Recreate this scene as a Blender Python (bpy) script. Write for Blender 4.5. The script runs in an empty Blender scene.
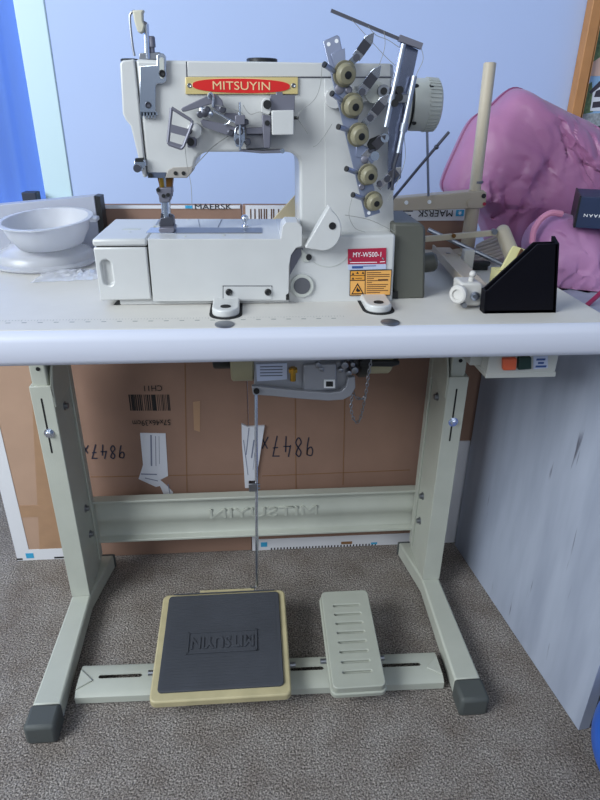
import bpy, bmesh, math, random
from mathutils import Vector, Matrix, noise
random.seed(4)
SC = bpy.context.scene
COL = SC.collection
PI = math.pi

# ------------------------------------------------------------------ camera
CAM = Vector((-0.0021, -0.7230, 1.0061))
PITCH, YAW, ROLL, FPX = 0.4559, -0.0842, 0.0127, 603.7
cy, sy, cp, sp = math.cos(YAW), math.sin(YAW), math.cos(PITCH), math.sin(PITCH)
FW = Vector((-sy*cp, cy*cp, -sp)); _r = Vector((cy, sy, 0)); _u = _r.cross(FW)
RT = math.cos(ROLL)*_r + math.sin(ROLL)*_u
UP = -math.sin(ROLL)*_r + math.cos(ROLL)*_u
cd = bpy.data.cameras.new('camera'); cam = bpy.data.objects.new('camera', cd); COL.objects.link(cam)
cam.matrix_world = Matrix(((RT.x, UP.x, -FW.x, CAM.x), (RT.y, UP.y, -FW.y, CAM.y), (RT.z, UP.z, -FW.z, CAM.z), (0, 0, 0, 1)))
cd.sensor_fit = 'VERTICAL'; cd.sensor_height = 24; cd.lens = FPX/800*24; cd.clip_start = 0.02
SC.camera = cam

# ------------------------------------------------------------------ world, lights, exposure
w = bpy.data.worlds.new('world'); SC.world = w; w.use_nodes = True
bg = w.node_tree.nodes['Background']
bg.inputs[0].default_value = (0.62, 0.78, 1.0, 1); bg.inputs[1].default_value = 0.28

def area(name, loc, target, sx, sz, power, col):
    l = bpy.data.lights.new(name, 'AREA'); l.shape = 'RECTANGLE'; l.size = sx; l.size_y = sz
    l.energy = power; l.color = col
    o = bpy.data.objects.new(name, l); COL.objects.link(o); o.location = loc
    o.rotation_euler = (Vector(target)-Vector(loc)).to_track_quat('-Z', 'Y').to_euler()
    return o
area('daylight_left', (-2.1, -1.2, 2.1), (0.0, 0.4, 0.7), 1.6, 1.5, 104, (0.90, 0.96, 1.0))
area('daylight_behind', (0.5, -2.6, 2.1), (0.0, 0.3, 0.6), 2.2, 1.2, 14, (0.95, 0.97, 1.0))
area('daylight_window', (-1.35, 1.75, 1.75), (-.55, .9, 1.1), 1.0, 1.0, 28, (0.85, 0.95, 1.0))
SC.view_settings.view_transform = 'Standard'; SC.view_settings.look = 'None'
SC.view_settings.gamma = 1; SC.view_settings.use_curve_mapping = False
SC.view_settings.exposure = 0.0

# ------------------------------------------------------------------ helpers
def at(u, v, **k):
    """world point seen in direction (u, v) lying on the plane x=, y= or z= value"""
    (a, val), = k.items(); i = 'xyz'.index(a)
    d = FW + RT*((u-300)/FPX) - UP*((v-400)/FPX)
    return CAM + d*((val-CAM[i])/d[i])
def PX(pts, y): return [(p.x, p.z) for p in (at(u, v, y=y) for u, v in pts)]
def lin(c):
    if isinstance(c, str): c = [int(c[i:i+2], 16)/255 for i in (0, 2, 4)]
    return tuple(x/12.92 if x <= .04045 else ((x+.055)/1.055)**2.4 for x in c)
MATS = {}
def mat(name, col, rough=.5, metal=0, noise_amt=0, noise_scale=30, bump=0, bump_scale=200, spec=.5, trans=0, alpha=1, emit=0, coat=0, sss=0):
    m = bpy.data.materials.new(name); m.use_nodes = True; nt = m.node_tree; b = nt.nodes['Principled BSDF']
    c = lin(col)
    b.inputs['Base Color'].default_value = (*c, 1); b.inputs['Roughness'].default_value = rough
    b.inputs['Metallic'].default_value = metal; b.inputs['Specular IOR Level'].default_value = spec
    b.inputs['Transmission Weight'].default_value = trans; b.inputs['Alpha'].default_value = alpha
    b.inputs['Coat Weight'].default_value = coat
    if sss: b.inputs['Subsurface Weight'].default_value = sss; b.inputs['Subsurface Radius'].default_value = (.02, .02, .02)
    if emit: b.inputs['Emission Color'].default_value = (*c, 1); b.inputs['Emission Strength'].default_value = emit
    tc = nt.nodes.new('ShaderNodeTexCoord')
    if noise_amt:
        n = nt.nodes.new('ShaderNodeTexNoise'); n.inputs['Scale'].default_value = noise_scale; n.inputs['Detail'].default_value = 5
        nt.links.new(tc.outputs['Object'], n.inputs['Vector'])
        r = nt.nodes.new('ShaderNodeValToRGB')
        r.color_ramp.elements[0].position = .3; r.color_ramp.elements[1].position = .7
        r.color_ramp.elements[0].color = (*[x*(1-noise_amt) for x in c], 1)
        r.color_ramp.elements[1].color = (*[min(1, x*(1+noise_amt*.6)) for x in c], 1)
        nt.links.new(n.outputs['Fac'], r.inputs['Fac']); nt.links.new(r.outputs['Color'], b.inputs['Base Color'])
    if bump:
        n2 = nt.nodes.new('ShaderNodeTexNoise'); n2.inputs['Scale'].default_value = bump_scale; n2.inputs['Detail'].default_value = 4
        nt.links.new(tc.outputs['Object'], n2.inputs['Vector'])
        bp = nt.nodes.new('ShaderNodeBump'); bp.inputs['Strength'].default_value = bump; bp.inputs['Distance'].default_value = .002
        nt.links.new(n2.outputs['Fac'], bp.inputs['Height']); nt.links.new(bp.outputs['Normal'], b.inputs['Normal'])
    MATS[name] = m
    return m

def tag(o, label=None, cat=None, group=None, kind=None):
    if label: o['label'] = label
    if cat: o['category'] = cat
    if group: o['group'] = group
    if kind: o['kind'] = kind
    return o
def thing(name, label, cat, loc, group=None):
    o = bpy.data.objects.new(name, None); COL.objects.link(o); o.location = loc; o.empty_display_size = .02
    return tag(o, label, cat, group)
def world_loc(o):
    v = Vector((0, 0, 0))
    while o: v += Vector(o.location); o = o.parent
    return v

class MB:
    def __init__(s): s.v = []; s.f = []
    def add(s, vs, fs):
        n = len(s.v); s.v += [Vector(p) for p in vs]; s.f += [tuple(i+n for i in f) for f in fs]; return s
    def box(s, x0, x1, y0, y1, z0, z1):
        return s.add([(x0,y0,z0),(x1,y0,z0),(x1,y1,z0),(x0,y1,z0),(x0,y0,z1),(x1,y0,z1),(x1,y1,z1),(x0,y1,z1)],
                     [(0,3,2,1),(4,5,6,7),(0,1,5,4),(1,2,6,5),(2,3,7,6),(3,0,4,7)])
    def hexa(s, bottom, top):
        return s.add(list(bottom)+list(top), [(0,3,2,1),(4,5,6,7),(0,1,5,4),(1,2,6,5),(2,3,7,6),(3,0,4,7)])
    def prism(s, poly, y0, y1):
        """outline in (x, z) at y0, pushed back to y1"""
        n = len(poly)
        ar = sum(poly[i][0]*poly[(i+1)%n][1]-poly[(i+1)%n][0]*poly[i][1] for i in range(n))
        if ar < 0: poly = poly[::-1]
        vs = [(x, y0, z) for x, z in poly]+[(x, y1, z) for x, z in poly]
        return s.add(vs, [tuple(range(n)), tuple(range(2*n-1, n-1, -1))]+[(i+n, (i+1)%n+n, (i+1)%n, i) for i in range(n)])
    def prismz(s, poly, z0, z1):
        n = len(poly)
        ar = sum(poly[i][0]*poly[(i+1)%n][1]-poly[(i+1)%n][0]*poly[i][1] for i in range(n))
        if ar < 0: poly = poly[::-1]
        vs = [(x, y, z1) for x, y in poly]+[(x, y, z0) for x, y in poly]
        return s.add(vs, [tuple(range(n)), tuple(range(2*n-1, n-1, -1))]+[(i+n, (i+1)%n+n, (i+1)%n, i) for i in range(n)])
    def prismx(s, poly, x0, x1):
        n = len(poly)
        ar = sum(poly[i][0]*poly[(i+1)%n][1]-poly[(i+1)%n][0]*poly[i][1] for i in range(n))
        if ar < 0: poly = poly[::-1]
        vs = [(x1, y, z) for y, z in poly]+[(x0, y, z) for y, z in poly]
        return s.add(vs, [tuple(range(n)), tuple(range(2*n-1, n-1, -1))]+[(i+n, (i+1)%n+n, (i+1)%n, i) for i in range(n)])
    def lathe(s, p0, axis, prof, seg=20):
        """prof: list of (distance along axis, radius)"""
        p0 = Vector(p0); a = Vector(axis).normalized()
        t = Vector((0, 0, 1)) if abs(a.z) < .9 else Vector((1, 0, 0))
        e1 = a.cross(t).normalized(); e2 = a.cross(e1)
        vs = []; fs = []
        for d, r in prof:
            for k in range(seg):
                an = 2*PI*k/seg; vs.append(p0+a*d+(e1*math.cos(an)+e2*math.sin(an))*max(r, 1e-5))
        m = len(prof)
        for i in range(m-1):
            for k in range(seg):
                k2 = (k+1) % seg
                fs.append((i*seg+k, i*seg+k2, (i+1)*seg+k2, (i+1)*seg+k))
        fs.append(tuple(range(seg-1, -1, -1))); fs.append(tuple((m-1)*seg+k for k in range(seg)))
        return s.add(vs, fs)
    def cyl(s, p0, p1, r0, r1=None, seg=16):
        p0, p1 = Vector(p0), Vector(p1)
        return s.lathe(p0, p1-p0, [(0, r0), ((p1-p0).length, r0 if r1 is None else r1)], seg)
    def tube(s, pts, r, seg=8):
        pts = [Vector(p) for p in pts]; vs = []; fs = []; n = len(pts)
        t0 = (pts[1]-pts[0]).normalized()
        e1 = t0.cross(Vector((0, 0, 1)) if abs(t0.z) < .9 else Vector((0, 1, 0))).normalized()
        for i, p in enumerate(pts):
            t = (pts[min(i+1, n-1)]-pts[max(i-1, 0)]).normalized()
            e1 = (e1-t*e1.dot(t)).normalized(); e2 = t.cross(e1)
            rr = r[i] if isinstance(r, (list, tuple)) else r
            for k in range(seg):
                an = 2*PI*k/seg; vs.append(p+(e1*math.cos(an)+e2*math.sin(an))*rr)
        for i in range(n-1):
            for k in range(seg):
                k2 = (k+1) % seg; fs.append((i*seg+k, i*seg+k2, (i+1)*seg+k2, (i+1)*seg+k))
        fs.append(tuple(range(seg-1, -1, -1))); fs.append(tuple((n-1)*seg+k for k in range(seg)))
        return s.add(vs, fs)
    def bar(s, a, b, w, t, n=(0, -1, 0)):
        """flat bar from a to b: width w in its face, thickness t along n"""
        a, b, n = Vector(a), Vector(b), Vector(n).normalized()
        d = (b-a).normalized(); q = d.cross(n).normalized()*(w/2); n = n*(t/2)
        return s.hexa([a-q-n, a+q-n, a+q+n, a-q+n], [b-q-n, b+q-n, b+q+n, b-q+n])
    def ball(s, c, r, seg=14, rings=9, sc=(1, 1, 1)):
        c = Vector(c); vs = []; fs = []
        for i in range(rings+1):
            th = PI*i/rings
            for k in range(seg):
                ph = 2*PI*k/seg
                vs.append(c+Vector((math.sin(th)*math.cos(ph)*sc[0], math.sin(th)*math.sin(ph)*sc[1], math.cos(th)*sc[2]))*r)
        for i in range(rings):
            for k in range(seg):
                k2 = (k+1) % seg; fs.append((i*seg+k, (i+1)*seg+k, (i+1)*seg+k2, i*seg+k2))
        return s.add(vs, fs)
    def xf(s, M):
        s.v = [M @ p for p in s.v]; return s
    def build(s, name, m, parent=None, bevel=0, seg=2, smooth=35, label=None):
        off = world_loc(parent) if parent else Vector((0, 0, 0))
        me = bpy.data.meshes.new(name); me.from_pydata([tuple(p-off) for p in s.v], [], s.f)
        bm = bmesh.new(); bm.from_mesh(me); bmesh.ops.remove_doubles(bm, verts=bm.verts, dist=2e-6)
        bmesh.ops.recalc_face_normals(bm, faces=bm.faces); bm.to_mesh(me); bm.free()
        me.materials.append(MATS[m] if isinstance(m, str) else m)
        o = bpy.data.objects.new(name, me); COL.objects.link(o)
        if parent: o.parent = parent
        if smooth:
            me.polygons.foreach_set('use_smooth', [True]*len(me.polygons)); me.set_sharp_from_angle(angle=math.radians(smooth))
        if bevel:
            b = o.modifiers.new('bevel', 'BEVEL'); b.width = bevel; b.segments = seg; b.limit_method = 'ANGLE'
            b.angle_limit = math.radians(40); b.harden_normals = False
        if label: o['label'] = label
        return o
    def top(s, name, m, label, cat, group=None, **k):
        """a thing that is one mesh, its origin at its base"""
        xs = [p.x for p in s.v]; ys = [p.y for p in s.v]; zs = [p.z for p in s.v]
        base = Vector(((min(xs)+max(xs))/2, (min(ys)+max(ys))/2, min(zs)))
        s.v = [p-base for p in s.v]
        o = s.build(name, m, **k); o.location = base
        return tag(o, label, cat, group)
def cut(o, cutter):
    """carve the cutter's volume out of o (cutter given in world space)"""
    off = world_loc(o)
    c = MB(); c.v = [p-off for p in cutter.v]; c.f = cutter.f
    co = c.build('cutter_tmp', o.data.materials[0], smooth=0)
    tmp = bpy.data.objects.new('tmp', o.data); COL.objects.link(tmp)
    b = tmp.modifiers.new('b', 'BOOLEAN'); b.object = co; b.operation = 'DIFFERENCE'; b.solver = 'EXACT'
    bpy.context.view_layer.update()
    me = bpy.data.meshes.new_from_object(tmp.evaluated_get(bpy.context.evaluated_depsgraph_get()))
    bpy.data.objects.remove(tmp); bpy.data.objects.remove(co)
    me.name = o.name; o.data = me
    me.polygons.foreach_set('use_smooth', [True]*len(me.polygons)); me.set_sharp_from_angle(angle=math.radians(35))
def stadium(c, a, b, w, n=8):
    """stadium outline in 2D from a to b"""
    a, b = Vector(a), Vector(b); d = (b-a).normalized(); q = Vector((-d.y, d.x)); out = []
    for k in range(n+1):
        an = PI*k/n; out.append(tuple(b+(q*math.cos(an)+d*math.sin(an))*w/2))
    for k in range(n+1):
        an = PI*k/n; out.append(tuple(a+(-q*math.cos(an)-d*math.sin(an))*w/2))
    return out
def ellipse(cx, cz, rx, rz, n=40): return [(cx+rx*math.cos(2*PI*k/n), cz+rz*math.sin(2*PI*k/n)) for k in range(n)]
def smooth_line(pts, n=8):
    P = [Vector(p) for p in pts]; P = [P[0]]+P+[P[-1]]; out = []
    for i in range(1, len(P)-2):
        for k in range(n):
            t = k/n
            out.append(.5*((2*P[i])+(P[i+1]-P[i-1])*t+(2*P[i-1]-5*P[i]+4*P[i+1]-P[i+2])*t*t+(3*P[i]-P[i-1]-3*P[i+1]+P[i+2])*t**3))
    return out+[P[-2]]
def text(name, s, size, pos, ux, uy, m, parent, depth=.0004, width=None, bold=0, space=1.0, lift=0):
    """lettering centred on pos with reading direction ux and up direction uy"""
    c = bpy.data.curves.new('lettering_tmp', 'FONT'); c.body = s; c.size = size; c.align_x = 'CENTER'; c.align_y = 'CENTER'
    c.extrude = depth; c.offset = bold; c.space_character = space; c.resolution_u = 3
    t = bpy.data.objects.new('lettering_tmp', c); COL.objects.link(t); bpy.context.view_layer.update()
    me = bpy.data.meshes.new_from_object(t.evaluated_get(bpy.context.evaluated_depsgraph_get())); bpy.data.objects.remove(t)
    ux, uy, pos = Vector(ux).normalized(), Vector(uy).normalized(), Vector(pos)
    off = world_loc(parent) if parent else Vector((0, 0, 0)); nz = ux.cross(uy)
    xs = [v.co.x for v in me.vertices]; k = 1
    if width: k = width/(max(xs)-min(xs))
    for v in me.vertices: v.co = pos+ux*(v.co.x*k)+uy*v.co.y+nz*(v.co.z+lift)-off
    bm = bmesh.new(); bm.from_mesh(me); bmesh.ops.recalc_face_normals(bm, faces=bm.faces); bm.to_mesh(me); bm.free()
    me.name = name; me.materials.clear(); me.materials.append(MATS[m])
    o = bpy.data.objects.new(name, me); COL.objects.link(o)
    if parent: o.parent = parent
    return o

# ------------------------------------------------------------------ materials
mat('machine_white', 'c7c8c7', .34, noise_amt=.03, noise_scale=25, coat=.2)
mat('machine_grey', 'b9bcb6', .38)
mat('stand_cream', 'b4b7ac', .45, noise_amt=.06, noise_scale=14, bump=.15, bump_scale=500)
mat('pedal_cream', 'b9ae88', .5, noise_amt=.12, noise_scale=30)
mat('pedal_grey', 'a6a99d', .5, noise_amt=.05)
mat('laminate', 'c8c5bf', .5, noise_amt=.02, noise_scale=40, bump=.05, bump_scale=900)
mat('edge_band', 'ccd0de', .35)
mat('chrome', 'd2d9e6', .24, 1)
mat('rod_steel', '9ea4b0', .4, .9); mat('steel', '92959c', .4, 1)
mat('dark_steel', '5c5d66', .38, .8)
mat('gunmetal', '787884', .45, .5)
mat('black', '17181a', .45)
mat('dark_hole', '0c0c0e', .8)
mat('bronze', '7a5426', .4, .6)
mat('knob_beige', '86816a', .42)
mat('gold', 'dcc88a', .3, .35)
mat('red', 'cf1f1c', .35)
mat('gold_letter', 'e6c493', .4)
mat('crimson', 'a8203f', .4)
mat('white_print', 'eef0f2', .5)
mat('pale_label', 'b9c3da', .4)
mat('orange', 'dd9a3c', .5)
mat('ink', '1c1a1c', .7)
mat('rubber', '3e4148', .75, bump=.3, bump_scale=700, noise_amt=.15, noise_scale=12)
mat('cap_rubber', '4a4e4d', .6, bump=.2, bump_scale=800)
mat('cardboard', '907262', .85, noise_amt=.10, noise_scale=9, bump=.15, bump_scale=60)
mat('cardboard_light', 'b0917c', .85, noise_amt=.08, noise_scale=9, bump=.1, bump_scale=60)
mat('tape', 'a8866a', .3, noise_amt=.08)
mat('carton_white', 'd8d9de', .7)
mat('paper', 'd5d7df', .7)
mat('blue_logo', '3aa0cc', .5)
mat('marker', '26283a', .6)
mat('beige', 'b8ab98', .45, noise_amt=.04)
mat('post_beige', 'c2b7a2', .42)
mat('plastic_white', 'c6c4c0', .4)
mat('cream_foam', 'e0d79a', .7)
mat('cream_card', 'f2ddb0', .8)
mat('navy', '1b2b4c', .5)
mat('navy_black', '08070f', .5, spec=.15)
mat('cord_white', 'b9ada6', .6)
mat('orange_button', 'd9623f', .45)
mat('green_button', '17342f', .4)
mat('switch_grey', 'b9bbb6', .45)
mat('motor_cream', '9f997c', .5)
mat('motor_grey', '999ca4', .4, .3)
mat('brass', 'b08a3c', .3, 1)
mat('clear_plastic', 'eef0f6', .25, trans=.55, alpha=.8)
mat('bowl_plastic', 'e2e4ea', .5, trans=.5, spec=.3)
mat('box_grey', 'a4a8b6', .5)
mat('frame_wood', 'bb8450', .5, noise_amt=.12, noise_scale=20)
mat('blue_ball', '2a62c4', .35)
mat('dark_box', '2c3446', .6)
mat('window_white', 'cde6ee', .35)
mat('thread', '8e8f8c', .7)

def node_mat(name):
    m = bpy.data.materials.new(name); m.use_nodes = True; MATS[name] = m
    return m, m.node_tree, m.node_tree.nodes['Principled BSDF']
def ramp(nt, src, stops):
    r = nt.nodes.new('ShaderNodeValToRGB')
    while len(r.color_ramp.elements) < len(stops): r.color_ramp.elements.new(.5)
    for e, (p, c) in zip(r.color_ramp.elements, stops): e.position = p; e.color = (*lin(c), 1)
    nt.links.new(src, r.inputs['Fac']); return r.outputs['Color']
def noise_node(nt, scale, detail=4, mapping=None):
    tc = nt.nodes.new('ShaderNodeTexCoord'); n = nt.nodes.new('ShaderNodeTexNoise')
    n.inputs['Scale'].default_value = scale; n.inputs['Detail'].default_value = detail
    v = tc.outputs['Object']
    if mapping:
        mp = nt.nodes.new('ShaderNodeMapping'); mp.inputs['Scale'].default_value = mapping[0]; mp.inputs['Rotation'].default_value = mapping[1]
        nt.links.new(v, mp.inputs['Vector']); v = mp.outputs['Vector']
    nt.links.new(v, n.inputs['Vector']); return n.outputs['Fac']
# wall paint
m, nt, b = node_mat('wall_paint')
nt.links.new(ramp(nt, noise_node(nt, 1.5), [(.3, 'b3c6ec'), (.7, 'b8caef')]), b.inputs['Base Color']); b.inputs['Roughness'].default_value = .75
bp = nt.nodes.new('ShaderNodeBump'); bp.inputs['Strength'].default_value = .08; bp.inputs['Distance'].default_value = .002
nt.links.new(noise_node(nt, 120), bp.inputs['Height']); nt.links.new(bp.outputs['Normal'], b.inputs['Normal'])
# carpet
m, nt, b = node_mat('carpet')
mx = nt.nodes.new('ShaderNodeMix'); mx.data_type = 'RGBA'; mx.blend_type = 'MULTIPLY'; mx.inputs[0].default_value = 1
nt.links.new(ramp(nt, noise_node(nt, 330, 8), [(.33, '544f4b'), (.5, '8f8984'), (.66, 'c0b9b2')]), mx.inputs[6])
nt.links.new(ramp(nt, noise_node(nt, 14, 3), [(.3, 'dcd6d2'), (.7, 'ffffff')]), mx.inputs[7])
nt.links.new(mx.outputs[2], b.inputs['Base Color']); b.inputs['Roughness'].default_value = .95; b.inputs['Specular IOR Level'].default_value = .1
bp = nt.nodes.new('ShaderNodeBump'); bp.inputs['Strength'].default_value = 1; bp.inputs['Distance'].default_value = .006
nt.links.new(noise_node(nt, 240, 9), bp.inputs['Height']); nt.links.new(bp.outputs['Normal'], b.inputs['Normal'])
# washed wood laminate of the desk
m, nt, b = node_mat('washed_wood')
mx = nt.nodes.new('ShaderNodeMix'); mx.data_type = 'RGBA'; mx.blend_type = 'MULTIPLY'; mx.inputs[0].default_value = 1
rot = (math.radians(0), 0, 0)
nt.links.new(ramp(nt, noise_node(nt, 7, 3, ((1, 3.2, .55), (.22, 0, 0))), [(.3, '98a0b2'), (.65, 'a9b1c2')]), mx.inputs[6])
nt.links.new(ramp(nt, noise_node(nt, 9, 3, ((1, 7, .55), (.22, 0, 0))), [(.25, '8a868c'), (.31, 'ffffff')]), mx.inputs[7])
nt.links.new(mx.outputs[2], b.inputs['Base Color']); b.inputs['Roughness'].default_value = .5
# satin bag
def bag_mat(name, c0, c1):
    m, nt, b = node_mat(name)
    nt.links.new(ramp(nt, noise_node(nt, 6, 3), [(.3, c0), (.7, c1)]), b.inputs['Base Color'])
    b.inputs['Roughness'].default_value = .42; b.inputs['Sheen Weight'].default_value = .2
    bp = nt.nodes.new('ShaderNodeBump'); bp.inputs['Strength'].default_value = .2; bp.inputs['Distance'].default_value = .006
    nt.links.new(noise_node(nt, 26, 3), bp.inputs['Height']); nt.links.new(bp.outputs['Normal'], b.inputs['Normal'])
    tr = nt.nodes.new('ShaderNodeBsdfTranslucent'); tr.inputs[0].default_value = (*lin(c1), 1)
    mix = nt.nodes.new('ShaderNodeMixShader'); mix.inputs[0].default_value = .25
    out = nt.nodes['Material Output']
    nt.links.new(b.outputs[0], mix.inputs[1]); nt.links.new(tr.outputs[0], mix.inputs[2]); nt.links.new(mix.outputs[0], out.inputs[0])
bag_mat('bag_pink', 'ab6f9b', 'c68bb3'); bag_mat('bag_pink_light', 'c389ba', 'd6a0cb'); mat('bag_rim', 'd88fae', .5); mat('bag_hem', '7d3a66', .5); mat('bag_cord', '9b2a52', .5)
# sheer curtain
m, nt, b = node_mat('curtain_blue')
b.inputs['Base Color'].default_value = (*lin('5f86dc'), 1); b.inputs['Roughness'].default_value = .8
tr = nt.nodes.new('ShaderNodeBsdfTranslucent'); tr.inputs[0].default_value = (*lin('86a8f4'), 1)
tp = nt.nodes.new('ShaderNodeBsdfTransparent'); tp.inputs[0].default_value = (*lin('8fb0ff'), 1)
m1 = nt.nodes.new('ShaderNodeMixShader'); m1.inputs[0].default_value = .5; m2 = nt.nodes.new('ShaderNodeMixShader'); m2.inputs[0].default_value = .25
nt.links.new(b.outputs[0], m1.inputs[1]); nt.links.new(tr.outputs[0], m1.inputs[2])
nt.links.new(m1.outputs[0], m2.inputs[1]); nt.links.new(tp.outputs[0], m2.inputs[2]); nt.links.new(m2.outputs[0], nt.nodes['Material Output'].inputs[0])
m, nt, b = node_mat('glass')
gl = nt.nodes.new('ShaderNodeBsdfGlossy'); gl.inputs['Roughness'].default_value = .02
tp = nt.nodes.new('ShaderNodeBsdfTransparent'); mg = nt.nodes.new('ShaderNodeMixShader'); mg.inputs[0].default_value = .06
nt.links.new(tp.outputs[0], mg.inputs[1]); nt.links.new(gl.outputs[0], mg.inputs[2]); nt.links.new(mg.outputs[0], nt.nodes['Material Output'].inputs[0])

# ------------------------------------------------------------------ setting
def struct(o): o['kind'] = 'structure'; return o
struct(MB().box(-2.2, 2.4, -2.6, 1.02, -.05, 0).build('floor', 'carpet'))
WY = .90
wx0, wx1, wz0, wz1 = -1.45, -.447, .750, 2.0
wb = MB(); wb.box(wx1, 2.4, WY, WY+.12, 0, 2.5); wb.box(-2.2, wx0, WY, WY+.12, 0, 2.5)
wb.box(wx0, wx1, WY, WY+.12, 0, wz0); wb.box(wx0, wx1, WY, WY+.12, wz1, 2.5)
struct(wb.build('wall_back', 'wall_paint'))
struct(MB().box(2.4, 2.5, -2.6, 1.02, 0, 2.5).build('wall_right_blocker', 'wall_paint'))  # unseen side wall, added to block ambient light from the right
wn = struct(MB().box(wx0+.04, wx1-.04, WY+.05, WY+.055, wz0, wz1).build('window_1', 'glass'))
fr = MB(); fr.box(wx1-.062, wx1+.005, WY-.003, WY+.10, wz0, wz1); fr.box(wx0-.005, wx0+.062, WY-.003, WY+.10, wz0, wz1)
fr.box(wx0+.062, wx1-.062, WY-.003, WY+.10, wz1-.06, wz1); fr.box(wx0+.062, wx1-.062, WY-.003, WY+.10, wz0-.001, wz0+.005)
fr.box(-.98, -.92, WY+.03, WY+.08, wz0, wz1-.06)
fr.build('window_frame', 'window_white', wn, bevel=.003)
MB().box(wx0-.04, wx1+.005, WY-.06, WY-.013, wz0-.03, wz0).build('window_sill', 'window_white', wn, bevel=.003)
struct(MB().box(wx1+.02, 2.4, WY-.012, WY-.0005, .0, .07).build('baseboard_back', 'window_white', bevel=.002))

# curtain in the window, hanging behind the frame edge
cu = MB(); nx, nz = 90, 24
cx0, cx1 = -1.25, wx1-.066
for j in range(nz+1):
    z = .757+(1.92-.757)*j/nz
    for i in range(nx+1):
        x = cx0+(cx1-cx0)*i/nx
        cu.v.append(Vector((x, WY+.022+.010*math.sin(x*95+.6*math.sin(z*3))+.004*math.sin(x*41), z)))
for j in range(nz):
    for i in range(nx): a = j*(nx+1)+i; cu.f.append((a, a+1, a+nx+2, a+nx+1))
cu.top('curtain', 'curtain_blue', 'sheer blue curtain hanging in the window at the left edge', 'curtain', smooth=60)
p = at(32, 200, y=.865)
MB().box(p.x-.018, p.x+.016, .850, .885, wz0, wz0+.057).top('small_box', 'dark_box', 'small dark box on the window sill in front of the blue curtain', 'box', bevel=.002)

# ------------------------------------------------------------------ table top
T = thing('sewing_table', 'white laminate sewing machine tabletop with rounded front edge and printed ruler', 'table', (0, .23, .71))
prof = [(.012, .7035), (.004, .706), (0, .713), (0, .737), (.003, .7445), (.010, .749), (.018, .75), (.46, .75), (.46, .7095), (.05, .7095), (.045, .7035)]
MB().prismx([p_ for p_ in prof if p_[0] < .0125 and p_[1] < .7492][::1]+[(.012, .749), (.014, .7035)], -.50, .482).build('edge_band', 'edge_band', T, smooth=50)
prof = [(.0125, .7035), (.0125, .7488), (.018, .75), (.46, .75), (.46, .7095), (.05, .7095), (.045, .7035)]
sl = MB().prismx(prof, -.50, .482).build('tabletop', 'laminate', T, bevel=.002, smooth=50)
rl = MB()
for k in range(146):
    x = -.46+k*.004; h = .005 if k % 5 == 0 else .0025
    rl.box(x, x+.0005, .052-h, .052, .75, .7502)
for k in range(29): rl.box(-.457+k*.02, -.451+k*.02, .040, .0425, .75, .7502)
rl.build('ruler_marking', mat('ruler_ink', '8f9290', .6), T, smooth=0)
for u, v in ((224.5, 324.5), (390, 322.5)):
    c = at(u, v, z=.75); MB().lathe((c.x, c.y, .7495), (0, 0, 1), [(0, .0125), (.0016, .0125), (.0022, .011), (.0024, .002)], 24).build('plug', 'steel', T)
sk = at(132, 0, x=0)

# ------------------------------------------------------------------ stand
S = thing('table_stand', 'cream metal table stand with two splayed floor beams and a crossbar', 'stand', (0, .22, 0))
XO, XI = .4068, .3673
YL, YLB, ZF = .2986, .412, .042
for s in (-1, 1):
    a, b_ = sorted((s*XO, s*XI))
    fx0, fx1 = (XO+.002, XI-.008)
    ft = MB().prismz([(s*fx0, .035), (s*fx1, .035), (s*(XI-.001), YL), (s*(XI-.024), .43), (s*XO, .43), (s*XO, YL)], .004, ZF).build('foot', 'stand_cream', S, bevel=.004)
    for y0, y1 in ((-.012, .036), (.430, .436)):
        e = MB().box(min(s*(fx0+.0025), s*(fx1-.0025)), max(s*(fx0+.0025), s*(fx1-.0025)), y0, y1, 0, ZF+.003) if y0 < 0 else MB().box(min(s*(XO+.002), s*(XI-.026)), max(s*(XO+.002), s*(XI-.026)), y0, y1, .003, ZF-.001)
        e.build('end_cap', 'cap_rubber', ft, bevel=.007 if y0 < 0 else .004, label='dark grey rubber end cap')
    lg = MB().box(a, b_, YL, YLB, ZF, .543)
    # inner plate rising to the back
    pl = [(YL, .50), (YL, .543), (YL+.075, .70), (YLB, .70), (YLB, .50)]
    xi = s*XI; lg.prismx(pl, min(xi, xi-s*.003)+0, max(xi, xi-s*.003))
    lo = lg.build('leg', 'stand_cream', S, bevel=.003)
    # flanges on the inner side, as on a pressed channel
    fl = MB(); fl.box(min(xi, xi-s*.004), max(xi, xi-s*.004), YL+.096, YLB+.004, .06, .69)
    fl.build('flange', 'stand_cream', lo, bevel=.001)
    MB().box(a+.004, b_-.006, YL+.006, YLB-.03, .50, .71).build('inner_post', 'stand_cream', S, bevel=.003)
    xs = (a+b_)/2+.0005
    sg = MB().prism([(q[0], q[1]) for q in stadium(0, (xs-.002, .405), (xs-.002, .518), .0032)], YL-.0004, YL+.002)
    sg.build('slot', 'dark_hole', lo)
    bt = MB().lathe((xs, YL+.001, .447), (0, -1, 0), [(0, .009), (.002, .009), (.002, .0068), (.008, .0066), (.009, .005)], 6)
    bt.lathe((xs, YL+.001, .447), (0, -1, 0), [(0, .0098), (.0018, .0098)], 18)
    bt.build('bolt', 'chrome', lo, label='chrome adjusting bolt')
    MB().lathe((xs, YL+.006, .575), (0, -1, 0), [(0, .0038), (.001, .0038)], 14).build('hole', 'dark_hole', S)
    for yy, zz in ((.350, .478), (.365, .225), (.365, .157)):
        q = MB().lathe((s*(XI), yy, zz), (-s, 0, 0), [(0, .0088), (.002, .0088), (.002, .006), (.007, .006), (.008, .004)], 12)
        q.build('bolt', 'steel', lo)
    so = s*XO
    MB().lathe((so, YL+.02, .50), (s, 0, 0), [(0, .006), (.004, .006)], 6).build('bolt', 'steel', lo)
cb = MB()
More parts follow.
